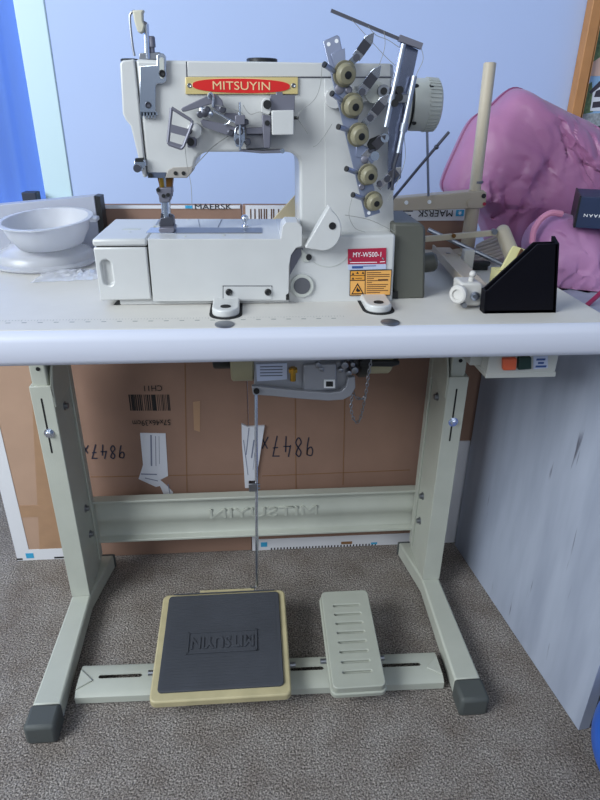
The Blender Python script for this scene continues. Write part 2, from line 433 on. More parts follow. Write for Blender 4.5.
cprof = [(.385, .209), (.385, .203), (.4005, .199), (.402, .192), (.402, .165), (.398, .160), (.398, .142), (.402, .137), (.402, .112), (.398, .105), (.385, .101), (.385, .095), (.408, .095), (.412, .103), (.412, .203), (.408, .209)]
cprof = [(y+.020, z+.003) for y, z in cprof]
cb.prismx(cprof, -XI, XI)
xb = cb.build('crossbar', 'stand_cream', S, bevel=.0015, smooth=40)
c0 = at(210, 517, y=.42); c1 = at(317, 508, y=.42)
text('embossed_lettering', 'MITSUYIN', .036, ((c0.x+c1.x)/2, .4188, .157), (-1, 0, 0), (0, 0, 1), 'stand_cream', xb, depth=.0022, width=c1.x-c0.x, bold=0)
tb = MB()
tprof = [(.034, .006), (.034, .026), (.040, .030), (.052, .031), (.106, .031), (.113, .028), (.113, .006), (.110, .006), (.109, .026), (.040, .026), (.037, .006)]
tprof = [(.048, .006), (.048, .024), (.058, .031), (.112, .031), (.116, .028), (.116, .006), (.114, .006), (.114, .0275), (.111, .029), (.0585, .029), (.050, .023), (.050, .006)]
tbm = MB().prismx([(y+.006-.012*(y > .11 and 0), z*.85) for y, z in tprof], -.345, .345)
for q in tbm.v: q.y -= .022*q.x
tbo = tbm.build('treadle_bar', 'stand_cream', S, smooth=30)
ct = MB()
for x0, x1 in ((-.305, -.232), (.058, .115), (.232, .305)): ct.prismz(stadium(0, (x0, .094-.022*x0), (x1, .094-.022*x1), .0085), .012, .05)
cut(tbo, ct)
for s in (-1, 1):
    x0 = s*.345; x1 = s*.318
    MB().prismz([(x0, .066-.022*x0), (x1, .084-.022*x0), (x0, .110-.022*x0)], .0263, .0295).build('gusset', 'stand_cream', S, bevel=.001)

# ------------------------------------------------------------------ pedals
P1 = thing('foot_pedal', 'large square treadle with cream rim and dark rubber mat', 'pedal', (-.072, .11, .031), 'foot pedals under the table')
def tilted(zf, zb, yf, yb):
    """frame of a board rising from front (yf, zf) to back (yb, zb)"""
    d = Vector((0, yb-yf, zb-zf)).normalized(); n = Vector((1, 0, 0)).cross(d)
    return Matrix(((1, d.x, n.x, 0), (0, d.y, n.y, yf), (0, d.z, n.z, zf), (0, 0, 0, 1)))
def rrect(x0, x1, y0, y1, r, n=6):
    out = []
    for cx_, cy_, a0 in ((x1-r, y1-r, 0), (x0+r, y1-r, 90), (x0+r, y0+r, 180), (x1-r, y0+r, 270)):
        for k in range(n+1):
            an = math.radians(a0+90*k/n); out.append((cx_+r*math.cos(an), cy_+r*math.sin(an)))
    return out
M1 = tilted(.052, .078, .012, .245); Ld = math.hypot(.233, .026)
px0, px1 = -.200, .052
MB().prismz(rrect(px0, px1, 0, Ld, .012), -.010, .008).xf(M1).build('tray', 'pedal_cream', P1, bevel=.003)
mt = MB().prismz(rrect(px0+.013, px1-.013, .016, Ld-.008, .008), .007, .0125).xf(M1).build('rubber_mat', 'rubber', P1, bevel=.0015, label='dark grey ribbed rubber mat')
rb = MB()
for k in range(34):
    y = .024+k*.0062; rb.prismz([(px0+.022, y), (px1-.022, y), (px1-.022, y+.0028), (px0+.022, y+.0028)], .0124, .0130)
rb.xf(M1).build('rib', 'rubber', mt, smooth=0)['kind'] = 'stuff'
lb = MB(); lx0, lx1, ly0, ly1 = -.141, -.008, .088, .136
lb.prismz([(lx0, ly0), (lx1, ly0), (lx1, ly1), (lx0, ly1)], .0125, .0134)
for q in ((lx0, lx1, ly0, ly0+.003), (lx0, lx1, ly1-.003, ly1), (lx0, lx0+.003, ly0, ly1), (lx1-.003, lx1, ly0, ly1)):
    lb.prismz([(q[0], q[2]), (q[1], q[2]), (q[1], q[3]), (q[0], q[3])], .013, .0152)
lb.xf(M1).build('emblem', 'rubber', mt)
dvec = M1.to_3x3() @ Vector((0, 1, 0))
text('embossed_lettering', 'MITSUYIN', .035, M1 @ Vector(((lx0+lx1)/2, (ly0+ly1)/2, .0142)), (-1, 0, 0), -dvec, 'rubber', mt, depth=.0012, width=.120, bold=.0008)
MB().box(-.125, -.012, .243, .252, .074, .0865).build('hook_plate', 'pedal_cream', P1, bevel=.001)
MB().cyl((px0-.012, .085, .047), (px1+.012, .085, .047), .005).build('axle', 'steel', P1)
MB().box(px0+.03, px0+.04, .06, .11, .031, .05).box(px1-.04, px1-.03, .06, .11, .031, .05).build('bracket', 'pedal_grey', P1)

P2 = thing('foot_pedal', 'narrow slotted cream pedal at the right of the large treadle', 'pedal', (.172, .11, .031), 'foot pedals under the table')
M2 = tilted(.060, .090, .011, .212) @ Matrix.Identity(4); L2 = math.hypot(.207, .03)
sx = Matrix.Shear('XY', 4, (0, 0)) if False else Matrix.Identity(4)
qx0, qx1 = .1255, .2225
po = MB().prismz(rrect(qx0, qx1, 0, L2, .010), -.014, .010).xf(M2).build('pedal_plate', 'pedal_grey', P2, smooth=30)
ct = MB()
for k in range(8):
    y = .030+k*.0205; ct.prismz(stadium(0, (qx0+.024, y), (qx1-.024, y), .0045), .0035, .02)
ct.xf(M2); cut(po, ct)
bv = po.modifiers.new('bevel', 'BEVEL'); bv.width = .0022; bv.segments = 2; bv.limit_method = 'ANGLE'; bv.angle_limit = .8
lipm = MB().prismz(rrect(qx0-.003, qx1+.003, -.003, L2+.003, .012), -.018, -.006).xf(M2)
lipm.build('rim', 'pedal_grey', P2, bevel=.002)
MB().cyl((qx0-.014, .085, .052), (qx1+.012, .085, .052), .005).build('axle', 'steel', P2)
MB().box(qx0+.01, qx0+.016, .065, .105, .031, .055).box(qx1-.016, qx1-.01, .065, .105, .031, .055).build('bracket', 'pedal_grey', P2)

# treadle rod with clamp
R_ = thing('treadle_rod', 'thin steel rod from the motor lever down to the large treadle', 'rod', (-.004, .25, .085))
pt0 = at(256, 389, y=.235); pt1 = Vector((-.006, .252, .092))
MB().tube([pt0+Vector((0, .012, .002)), pt0+Vector((0, 0, .002)), pt0, pt1], .0030, 10).build('shaft', 'chrome', R_)
MB().tube([pt1, pt1+Vector((-.004, -.001, -.004)), pt1+Vector((-.012, -.002, -.003)), pt1+Vector((-.014, -.002, .003))], .0018, 8).build('hook', 'steel', R_)
zc = pt0+(pt1-pt0)*.47; zc = at(255, 486, y=zc.y)
MB().box(zc.x-.012, zc.x+.004, zc.y-.006, zc.y+.006, zc.z-.009, zc.z+.009).cyl((zc.x-.010, zc.y, zc.z+.003), (zc.x+.010, zc.y, zc.z+.003), .0022).cyl((zc.x-.010, zc.y, zc.z-.005), (zc.x+.010, zc.y, zc.z-.005), .0022).build('clamp', 'steel', R_, bevel=.001)

# ------------------------------------------------------------------ motor
MY = .255
mat('label_print', '5a6072', .6)
MO = thing('clutch_motor', 'cream and grey motor with lever bolted under the tabletop', 'motor', (.06, MY, .71))
def mx_(u): return at(u, 375, y=MY-.03).x
zr = at(250, 366, y=MY).z
MZ = .622
def mcyl(u0, u1, r, **k): return MB().lathe((mx_(u0), MY, MZ), (1, 0, 0), [(0, r*.93), (.003, r), (mx_(u1)-mx_(u0)-.003, r), (mx_(u1)-mx_(u0), r*.93)], 28)
mcyl(213, 234, .030).build('end_knob', 'black', MO)
mcyl(231, 254, .052).build('housing', 'motor_cream', MO)
mcyl(253, 320, .048).build('body', 'motor_grey', MO)
MB().prism(PX([(256, 364), (287, 363), (287, 379), (257, 381)], MY-.049), MY-.0505, MY-.02).build('rating_plate', 'pale_label', MO)
mcyl(318, 344, .040).build('gearbox', 'motor_grey', MO)
MB().prism(PX([(303, 365), (337, 364), (337, 390), (303, 392)], MY-.055), MY-.055, MY).build('bracket', 'motor_grey', MO, bevel=.003)
MB().prism(PX([(324, 380), (335, 380), (335, 388), (324, 388)], MY-.058), MY-.058, MY-.05).build('switch', 'white_print', MO)
MB().prism(PX([(326, 381.5), (333, 381.5), (333, 386.5), (326, 386.5)], MY-.0585), MY-.059, MY-.057).build('switch_rocker', 'black', MO)
p = at(293, 374, y=MY-.062); MB().cyl(p+Vector((0, 0, .012)), p+Vector((0, 0, -.012)), .005).lathe(p+Vector((0, 0, .004)), (0, 0, 1), [(0, .008), (.006, .008)], 6).build('fitting', 'brass', MO)
MB().box(mx_(345), mx_(352), MY-.03, MY+.03, .61, .71).build('mount_plate', 'motor_grey', MO, bevel=.002)
mcyl(350, 362, .034).build('pulley', 'dark_steel', MO)
mcyl(366, 391, .044).build('end_housing', 'motor_cream', MO)
mcyl(358, 368, .05).build('cover_ring', 'black', MO)
MB().prism(PX([(359, 361), (400, 361), (400, 365), (392, 367.5), (360, 367)], MY-.05), MY-.05, MY+.03).build('belt_guard', 'black', MO, bevel=.003)
yl = MY-.062
lv = smooth_line([at(u, v, y=yl) for u, v in ((253, 391), (262, 391.5), (280, 393), (300, 395.5), (325, 397.5), (343, 396), (350, 388), (352, 380))], 5)
pp_ = [(251.5, 386.5), (262, 387), (280, 389), (310, 391.5), (330, 393), (341, 391.5), (346, 387), (348, 378), (355, 377), (355.5, 388), (351, 396), (343, 400), (328, 401), (300, 399), (275, 396.5), (253, 395)]
MB().prism(PX(pp_, yl), yl, yl+.010).build('lever', 'motor_grey', MO, bevel=.0015)
p = at(256.5, 390, y=yl); MB().lathe(p, (0, -1, 0), [(.003, .005), (.006, .005)], 14).build('pivot', 'dark_hole', MO)
MB().box(mx_(231), mx_(395), MY-.03, MY+.03, .70, .71).build('mount_rail', 'motor_grey', MO)
MB().prism(PX([(254, 362), (346, 362), (350, 380), (344, 391), (325, 393.5), (300, 391), (275, 388), (254, 386)], MY-.046), MY-.046, MY-.01).build('casing', 'motor_grey', MO, bevel=.002)
tl = MB()
for v_ in (366.5, 369.5, 372.5, 375.5): tl.prism(PX([(260, v_), (284-(v_ % 3)*3, v_-.4), (284-(v_ % 3)*3, v_+.4), (260, v_+.8)], MY-.051), MY-.0512, MY-.05)
tl.build('print', 'label_print', MO)
for u, v, r_ in ((318, 366, .005), (322, 370, .004), (345, 366, .006), (349, 374, .005), (341, 371, .004), (355, 371, .006), (353, 365, .004)):
    p = at(u, v, y=MY-.058); MB().lathe(p, (0, 1, 0), [(0, r_*.6), (.001, r_), (.02, r_)], 10).build('bolt', 'steel', MO)
# hanging chain
CH = thing('knee_chain', 'short steel chain hanging in a loop beside the motor', 'chain', (.19, .19, .60))
def chain(px, y, prefix=0):
    pts = smooth_line([at(u, v, y=y) for u, v in px], 10)
    dist = 0; nxt = 0; k = 0; mb = MB()
    for i in range(len(pts)-1):
        seg = (pts[i+1]-pts[i]); L = seg.length; d = seg.normalized()
        while nxt <= dist+L:
            c = pts[i]+d*(nxt-dist); side = d.cross(Vector((0, 1, 0))).normalized() if k % 2 else Vector((0, 1, 0))
            loop = [c+d*(.0042*math.cos(t))+side*(.0022*math.sin(t)) for t in [2*PI*j/10 for j in range(11)]]
            mb.tube(loop, .0008, 5); nxt += .0062; k += 1
        dist += L
    return mb
chain([(371, 361), (368, 378), (366, 392), (364, 398), (357, 398), (353, 393)], .195).build('link', 'steel', CH)['kind'] = 'stuff'
chain([(352, 396), (351, 408), (354, 420), (359, 421), (363, 408), (366, 392)], .195).build('link', 'steel', CH)['kind'] = 'stuff'

# ------------------------------------------------------------------ switch box
SB = thing('switch_box', 'grey switch box with orange and dark buttons under the table', 'switch', (.39, .10, .71))
q = PX([(486, 377), (555, 374), (555, 352), (484, 354)], .075)
sx0, sx1 = q[0][0], q[1][0]
MB().box(sx0, sx1, .075, .15, .644, .71).build('housing', 'switch_grey', SB, bevel=.002)
MB().box(sx0-.018, sx1, .10, .165, .652, .71).build('back_plate', 'switch_grey', SB, bevel=.002)
MB().box(sx0-.001, sx1+.001, .074, .15, .642, .650).build('lid', 'switch_grey', SB, bevel=.001)
MB().prism(PX([(503.5, 359), (517.5, 358.5), (516.5, 370.5), (503.5, 371)], .068), .068, .08).build('button', 'orange_button', SB, bevel=.002, label='orange push button')
MB().prism(PX([(519, 358), (532, 357.5), (532, 369.5), (518.5, 370.5)], .068), .068, .08).build('button', 'green_button', SB, bevel=.002, label='dark green push button')
MB().prism(PX([(533.5, 356.5), (548, 356), (548, 368), (533.5, 369.5)], .074), .0745, .08).build('sticker', 'pale_label', SB)
for v, wd, h in ((359.5, 9, .004), (363, 6, .004), (366.5, 11, .004)):
    p = at(541, v, y=.0742); hw = wd*.00075
    MB().box(p.x-hw, p.x+hw, .0742, .075, p.z-h/2.5, p.z+h/2.5).build('print', mat('blue_print', '33508c', .6) if 'blue_print' not in MATS else 'blue_print', SB)

# ------------------------------------------------------------------ sewing machine
W = thing('sewing_machine', 'white industrial coverstitch sewing machine on the tabletop', 'sewing machine', (0, .18, .75))
YB = .105
def pp(name, px, y0, y1, m, parent=None, bevel=0, **k):
    return MB().prism(PX(px, y0), y0, y1).build(name, m, parent or W, bevel=bevel, **k)
def screw(u, v, y, r, m='dark_steel', parent=None, name='screw', h=.003):
    p = at(u, v, y=y); sm = MB().lathe(p, (0, -1, 0), [(-.002, r), (h*.6, r), (h, r*.75), (h*.7, r*.55), (h*.6, .0001)], 14)
    return sm.build(name, m, parent or W)
# base
bp_ = at(120, 309, z=.75)
MB().box(at(120, 305, y=.112).x, at(289, 305, y=.112).x, .112, .27, .75, .765).build('base', 'machine_white', W, bevel=.002)
pp('base_gap', [(110, 309), (121, 309), (121, 301), (117, 301)], .113, .2, 'black')
# bed
bed = pp('bed', [(147.6, 239), (281, 239), (282.5, 226.5), (286, 222.5), (298, 222.5), (302, 227), (302, 246), (296, 248), (291, 255), (289, 266), (288.5, 300.5), (153.2, 301.5)], YB, .262, 'machine_white')
cut(bed, MB().box(-.2, .2, .150, .40, at(147, 239, y=YB).z, .95))
bv = bed.modifiers.new('bevel', 'BEVEL'); bv.width = .0025; bv.segments = 2; bv.limit_method = 'ANGLE'; bv.angle_limit = .7
xl = at(91.5, 239, y=YB).x; xm = at(146.4, 239, y=YB).x
zt = at(147, 239, y=YB).z; zs_ = at(120, 247, y=YB).z; zb = at(120, 300.5, y=YB).z
lid = MB().box(xl, xm, YB, .262, zs_+.0007, zt).build('bed_lid', 'machine_white', W, bevel=.003)
cov = MB().box(xl+.0005, at(152.2, 300, y=YB).x-.001, YB, .262, zb, zs_-.0007)
xm2 = xm
covo = cov.build('end_cover', 'machine_white', W, smooth=30)
ct = MB().prism(stadium(0, PX([(106, 265)], YB)[0], PX([(108.5, 281)], YB)[0], .0135), YB-.01, YB+.007); cut(covo, ct)
bv = covo.modifiers.new('bevel', 'BEVEL'); bv.width = .002; bv.segments = 2; bv.limit_method = 'ANGLE'; bv.angle_limit = .7
MB().box(xl+.004, xm, YB+.004, .258, zs_-.002, zs_+.002).build('seam', 'dark_hole', W)
# slide plate, needle plate, knob
zt2 = zt
def top_poly(px, z0, z1, name, m, bevel=0):
    return MB().prismz([(at(u, v, z=z1).x, at(u, v, z=z1).y) for u, v in px], z0, z1).build(name, m, W, bevel=bevel)
top_poly([(176, 227.5), (262, 227.5), (262, 232.5), (173, 233)], zt-.002, zt+.0006, 'slide_plate', 'steel')
top_poly([(146, 232.5), (151, 227.5), (176, 227.5), (176, 233)], zt-.002, zt+.0008, 'needle_plate', 'chrome')
top_poly([(153, 226), (177, 226), (177, 225), (154, 225)], zt-.002, zt+.0005, 'plate_edge', 'machine_grey')
top_poly([(122, 229.5), (140, 229.5), (141, 228), (124, 228)], zt-.002, zt+.0004, 'oil_slot', 'machine_grey')
for u, v in ((130, 232), (188, 219.5), (224, 235), (185, 236)):
    p = at(u, v, z=zt); MB().lathe((p.x, p.y, zt), (0, 0, 1), [(-.001, .002), (.0004, .002)], 10).build('screw', 'machine_grey', W)
for a, b_ in (((198, 219), (200, 227)), ((222, 219), (218, 227))):
    A, B = at(*a, z=zt), at(*b_, z=zt); MB().bar(A, B, .0006, .0006, (0, 0, 1)).build('seam', 'dark_steel', W)
p = at(245, 226, z=zt); MB().ball(p+Vector((0, 0, .011)), .0055).cyl(p, p+Vector((0, 0, .008)), .0022).lathe(p, (0, 0, 1), [(0, .005), (.002, .004)], 12).build('slide_knob', 'chrome', W)
# small plate on the front with two screws
pl_ = pp('access_plate', [(223.5, 286.5), (271.5, 286.5), (271.5, 299.5), (223.5, 299.5)], YB-.0012, YB+.002, 'machine_white')
pp('seam', [(222.7, 285.7), (272.3, 285.7), (272.3, 287), (222.7, 287)], YB-.0006, YB+.002, 'dark_steel')
pp('seam', [(222.7, 285.7), (224, 285.7), (224, 299.5), (222.7, 299.5)], YB-.0006, YB+.002, 'dark_steel')
for u in (229, 268): screw(u, 292, YB-.001, .0048, 'black')
pp('bolt_slot', [(286, 295), (289, 293), (289.5, 300), (286, 300)], YB-.0008, YB+.01, 'black')
# base block on the right, with the recess and shaft
pp('column_base', [(301, 236), (396, 234.5), (392.5, 304), (287, 306), (287, 262), (296, 247)], .118, .262, 'machine_white', bevel=.004, seg=3)
def disc(u, v, r, y0, y1, name, m, parent=None, seg=26):
    p = at(u, v, y=y0); return MB().lathe(p, (0, 1, 0), [(0, r), (y1-y0, r)], seg).build(name, m, parent or W)
disc(302, 286, .0165, .1145, .13, 'shaft_sleeve', 'machine_grey'); disc(302, 286, .0118, .1138, .12, 'shaft_hole', mat('hole_grey', '55565c', .6))
pp('recess', [(290, 275), (290.5, 256), (296, 249), (303, 248), (301, 256), (294, 268)], .1165, .15, 'gunmetal')
pp('recess_rib', [(301, 249), (310, 257), (309, 262), (303, 262)], .1160, .13, 'machine_grey')
disc(309, 257.5, .004, .1135, .12, 'screw', 'black')
pts = [at(330+24*math.cos(t)*.99-2, 243+24*math.sin(t), y=.1175) for t in [math.radians(a) for a in range(15, 130, 8)]]
MB().tube(pts, .0004, 5).build('engraved_line', 'machine_grey', W)
# half-moon guard
hm = [(329.5, 206)]+[(322.5+19*math.cos(t)+0*t, 229.5+21.5*math.sin(t)) for t in [math.radians(a) for a in range(-58, 118, 11)]]+[(305, 248)]
pp('half_moon_guard', hm, .098, .118, 'machine_white', bevel=.0012)
disc(332.5, 226, .0048, .0972, .1, 'screw', 'black')
# feet of the machine
for u, v0, v1, hw in ((225.5, 304.5, 318, 13.5), (380.5, 302, 313.5, 13)):
    b0 = at(u, v1, z=.75); r = (at(u+hw, v1-4, z=.75)-at(u-hw, v1-4, z=.75)).length/2
    c = (b0.x, b0.y+r*.95, .75)
    foot = MB().prismz(stadium(0, (c[0], c[1]), (c[0], .16), 2*r, 12), .75, .7605).build('hinge_pad', 'machine_white', W, bevel=.002)
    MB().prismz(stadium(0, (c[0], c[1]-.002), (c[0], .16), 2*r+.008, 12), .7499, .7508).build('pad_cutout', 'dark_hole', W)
    MB().lathe((c[0], c[1], .7600), (0, 0, 1), [(0, .007), (.0012, .007)], 16).build('pad_hole', 'dark_hole', foot)
# arm and column
YA = .15
def arc(cx_, cz_, rx, rz, a0, a1, n=6): return [(cx_+rx*math.cos(math.radians(a0+(a1-a0)*k/n)), cz_-rz*math.sin(math.radians(a0+(a1-a0)*k/n))) for k in range(n+1)]
arm_px = [(135, 59), (160, 60), (326, 62.5), (394, 63.5), (394, 240), (300, 240)]+arc(286, 166, 13.5, 14, 0, 90)+arc(209, 166, 14, 14, 90, 180)[0:]+[(191, 172), (186, 177), (147.5, 178)]
arm = pp('arm', arm_px, YA, .25, 'machine_white', bevel=.004, seg=3)
pp('head_cover', [(119.5, 63), (122, 60.5), (134.4, 59), (146.6, 177.5), (143, 177.5), (130.5, 126), (125.5, 120), (122.5, 114)], YA-.002, .245, 'machine_white', bevel=.006, seg=3)
pp('top_cover', [(187, 61.3), (326, 63), (391, 63.5), (391, 77), (187.5, 77)], YA-.0012, .235, 'machine_white', bevel=.001)
pp('seam', [(187, 76.7), (391, 76.7), (391, 77.8), (187, 77.8)], YA-.0008, .16, 'dark_steel')
pp('seam', [(185.9, 61.5), (187.2, 61.5), (187.6, 77.5), (186.3, 77.5)], YA-.0008, .16, 'dark_steel')
# darker rear quarter of the column, covered by the tension plate
pp('column_side', [(324.5, 79), (390, 79), (394, 232), (326, 234)], YA-.0012, .16, 'machine_white', bevel=.0003)
pp('belt_cover', [(393, 223), (420, 223), (425, 226), (426, 231), (425, 299), (394.5, 301)], .128, .24, 'motor_cream' if False else mat('cover_grey', '55564f', .5), bevel=.004)
mb = MB(); p = at(433, 264, y=.2); mb.lathe(p+Vector((-.03, 0, 0)), (1, 0, .12), [(0, .015), (.030, .015), (.034, .012), (.0341, .001)], 22); mb.build('shaft_cover', 'cover_grey', W)
MB().prism(PX([(393, 292), (398, 291), (398, 303), (391, 304)], .1275), .1275, .14).build('gap', 'black', W)
# oil cap on top
zc_ = at(262, 60, y=.2).z
p = at(262, 58.5, y=.195); MB().lathe((p.x, .195, zc_-.004), (0, 0, 1), [(0, .0205), (.0045, .0205), (.0055, .019), (.0057, .005)], 24).build('oil_cap', 'black', W)
# handwheel
HY = .2; hc = at(424, 105, y=HY); hx0 = at(409.5, 105, y=HY).x; hx1 = at(437.5, 105, y=HY).x; HL = hx1-hx0; HR = .0335
hw = MB().lathe((hx0, HY, hc.z), (1, 0, .0), [(0, HR*.96), (.002, HR), (HL*.55, HR), (HL*.84, HR*.985), (HL*.95, HR*.93), (HL, HR*.82), (HL+.001, .002)], 48).build('handwheel', 'machine_grey', W)
gr = MB()
for k in range(40):
    an = 2*PI*k/40; c, s_ = math.cos(an), math.sin(an)
    a = Vector((hx0+HL*.52, HY+c*HR*.985, hc.z+s_*HR*.985)); b_ = Vector((hx0+HL*.90, HY+c*HR*.96, hc.z+s_*HR*.96))
    gr.bar(a, b_, .0024, .0036, (0, c, s_))
gr.build('grip_ridge', 'machine_grey', hw)['kind'] = 'stuff'
for u, v in ((417.5, 83.5), (432.5, 83.5), (414.5, 125)):
    p = at(u, v, y=HY-HR*.8); d = Vector((0, p.y-HY, p.z-hc.z)).normalized(); q = Vector((p.x, HY, hc.z))+d*(HR*.96)
    MB().lathe(q, d, [(0, .003), (.0016, .003)], 14).build('screw', 'black', hw)
MB().lathe((hx0-.006, HY, hc.z), (1, 0, 0), [(0, HR*.9), (.006, HR*.9)], 32).build('wheel_gap', 'black', W)
MB().lathe((hx0-.030, HY, hc.z-.002), (1, 0, 0), [(0, HR*1.05), (.025, HR*1.05)], 32).build('wheel_hub', 'machine_grey', W)
# name plate
npl = pp('name_plate', [(185.5, 77.2), (298, 77.2), (298, 94.2), (185.5, 94.2)], YA-.0032, YA, 'gold', bevel=.0006)
c = at(241.5, 85.8, y=YA-.004); e = at(290, 85.8, y=YA-.004).x-c.x; h = c.z-at(241.5, 93, y=YA-.004).z
sl_ = []
for k in range(48):
    t = 2*PI*k/48; sl_.append((c.x+e*math.cos(t), c.z+h*math.copysign(abs(math.sin(t))**.72, math.sin(t))))
MB().prism(ellipse(c.x, c.z, e*1.025, h*1.07, 48), YA-.0036, YA-.003).build('oval_border', mat('pale_gold', 'e8d9a6', .4), npl)
MB().prism(sl_, YA-.0042, YA-.003).build('oval_badge', 'red', npl)
text('lettering', 'MITSUYIN', .0135, (c.x, YA-.0045, c.z-.0005), (1, 0, 0), (0, 0, 1), 'gold_letter', npl, depth=.0002, width=at(271, 86, y=YA).x-at(214, 86, y=YA).x)
for u in (189.5, 293.5): screw(u, 85.5, YA-.003, .0028, 'steel', npl, h=.0015)
# model plate and warning sticker on the base
YS = .1172
mp = pp('model_plate', [(348, 249.3), (386.3, 248), (386, 264), (348, 264.5)], YS-.0008, YS+.001, 'crimson')
pp('lower_strip', [(348, 264.5), (386, 264), (386, 269), (348.3, 270)], YS-.0007, YS+.001, 'pale_label', mp)
c = at(367.5, 254.8, y=YS-.001); c2 = at(381.5, 254.8, y=YS-.001).x-at(353.5, 254.8, y=YS-.001).x
text('lettering', 'MY-W500-1', .0098, c, (1, 0, .012), (0, 0, 1), 'white_print', mp, depth=.0001, width=c2, bold=0)
for u0, u1, v in ((350, 377, 262.3), (380, 385, 261.6)): pp('print', [(u0, v), (u1, v-.4), (u1, v+.3), (u0, v+.7)], YS-.001, YS, 'white_print', mp)
pp('print', [(352, 266.2), (363, 266), (363, 268.4), (352, 268.6)], YS-.001, YS, 'blue_print', mp)
pp('print', [(363, 265.8), (376, 265.5), (376, 266.2), (363, 266.5)], YS-.001, YS, 'blue_print', mp)
for u, v in ((350.3, 259.5), (383, 258.7)): screw(u, v, YS-.0008, .0016, 'steel', mp, h=.001)
ws = pp('warning_sticker', [(350, 270.6), (392, 269.6), (390.3, 295.5), (349.6, 296)], YS-.0008, YS+.001, 'ink')
pp('panel', [(350.7, 271.3), (364.8, 271), (364.6, 275), (350.7, 275.3)], YS-.0012, YS, 'orange', ws)
pp('panel', [(350.6, 276), (364.6, 275.7), (364.5, 279.8), (350.5, 280)], YS-.0012, YS, 'orange', ws)
pp('panel', [(350.4, 281), (364.8, 280.8), (364.6, 295), (350.3, 295.3)], YS-.0012, YS, mat('pale_orange', 'e5a95a', .5), ws)
pp('panel', [(365.8, 271), (391.3, 270.4), (389.8, 294.7), (365.6, 295)], YS-.0012, YS, 'pale_orange', ws)
pp('triangle', [(357.6, 283), (364.1, 294.2), (351.1, 294.5)], YS-.0016, YS, 'ink', ws)
pp('triangle_field', [(357.6, 285.2), (362.4, 293.2), (352.8, 293.4)], YS-.0019, YS, 'orange', ws)
pp('hand_mark', [(356, 290.5), (357.3, 287), (358.2, 289), (360, 290), (360, 291.5), (357, 292)], YS-.0022, YS, 'ink', ws)
tm = MB()
for i, (a, b_) in enumerate(((366.8, 381), (366.8, 389.5), (367, 389.5), (366.8, 374), (367, 386), (366.8, 372), (367, 388), (366.8, 386), (366.6, 384), (366.6, 388), (366.5, 380))):
    v = 272.4+i*2.0; tm.prism(PX([(a, v), (b_, v-.3), (b_, v+.35), (a, v+.75)], YS-.0014), YS-.0015, YS)
tm.prism(PX([(378, 279.2), (388, 279), (388, 280.6), (378, 281)], YS-.0014), YS-.0016, YS)
tm.build('print', mat('brown_ink', '5a3a22', .6), ws)
sm = MB()
for u, v in ((353, 274), (357.5, 273), (363, 273), (353, 278.6)): sm.prism(PX([(u-1.3, v+.8), (u+1.3, v+.8), (u, v-1.5)], YS-.0014), YS-.0015, YS)
sm.prism(PX([(355.5, 278.2), (362, 278), (362, 278.5), (355.5, 278.7)], YS-.0014), YS-.0015, YS); sm.build('print', 'ink', ws)

# tension release plate (chrome strip at the left of the head)
crp = pp('chrome_plate', [(139.5, 66), (156.8, 65), (156.5, 55), (160, 53), (163.5, 53.5), (166, 57), (166.3, 81), (163, 83.5), (157, 84), (155.5, 87), (155.5, 113), (139.8, 113)], YA-.006, YA-.003, 'chrome', bevel=.0007)
pp('slot', stadium(0, (161.5, 59.5), (162, 76.5), 4.4), YA-.0065, YA-.004, 'machine_grey', crp)
screw(162.3, 73.5, YA-.006, .0042, 'black', crp); screw(148.3, 105, YA-.006, .004, 'dark_steel', crp)
tm = MB()
for k in range(5): tm.prism(PX([(141.2+k*3.2, 112.5), (142.9+k*3.2, 112.5), (142.7+k*3.2, 118.3), (141.6+k*3.2, 118.3)], YA-.006), YA-.006, YA-.003)
tm.prism(PX([(139.8, 112), (156.5, 112), (158, 115), (141, 116)], YA-.006), YA-.006, YA-.003); tm.build('comb', 'chrome', crp)
# needle thread take up at the top left
yk = .175
tg = MB().prism(PX([(139, 53), (160, 52), (160, 59.5), (139, 60.5)], yk), yk, yk+.02).build('guide_base', 'steel', W, bevel=.001)
MB().tube(smooth_line([at(u, v, y=yk) for u, v in ((134.5, 56), (132.5, 45), (130.5, 28), (129.8, 17), (131.5, 12.5), (135, 11))], 5), .0016, 8).build('wire_guide', 'steel', W)
pp('finger_lever', [(132, 10), (144, 9.5), (142.5, 13), (142.8, 21), (145, 25), (143, 32), (140.5, 33.4), (137.5, 32), (134.2, 22)], yk-.006, yk+.006, mat('ivory', 'c6c3b2', .5), bevel=.002)
MB().tube([at(146.5, 24, y=yk), at(147.2, 40, y=yk), at(148, 59, y=yk)], .0028, 10).tube([at(145, 26, y=yk+.006), at(146, 58, y=yk+.006)], .0016).build('take_up_rod', 'chrome', W)
MB().tube([at(141.5, 22, y=yk), at(146.5, 25, y=yk)], .0028).build('take_up_joint', 'gunmetal', W)
p = at(152.3, 53, y=yk+.004); MB().lathe(p, (0, 0, 1), [(0, .0035), (.006, .0035), (.0065, .005), (.017, .005), (.0185, .004)], 14).build('thumb_screw', 'gunmetal', W)
p = at(130, 60.5, y=.18); MB().lathe((p.x, .18, p.z-.003), (0, 0, 1), [(0, .012), (.004, .012), (.005, .010), (.0052, .003)], 16).build('oil_plug', 'black', W)
# lever knob low on the head cover
pp('clip', [(134, 161), (138, 159), (145, 160), (146, 166), (140, 172), (134, 170)], YA-.008, YA+.01, 'chrome', bevel=.001)
disc(137, 168.5, .005, YA-.012, YA, 'knob', 'dark_steel'); pp('clip_pad', [(135, 158.5), (143, 158), (143, 162), (135, 162)], YA-.010, YA, 'black')
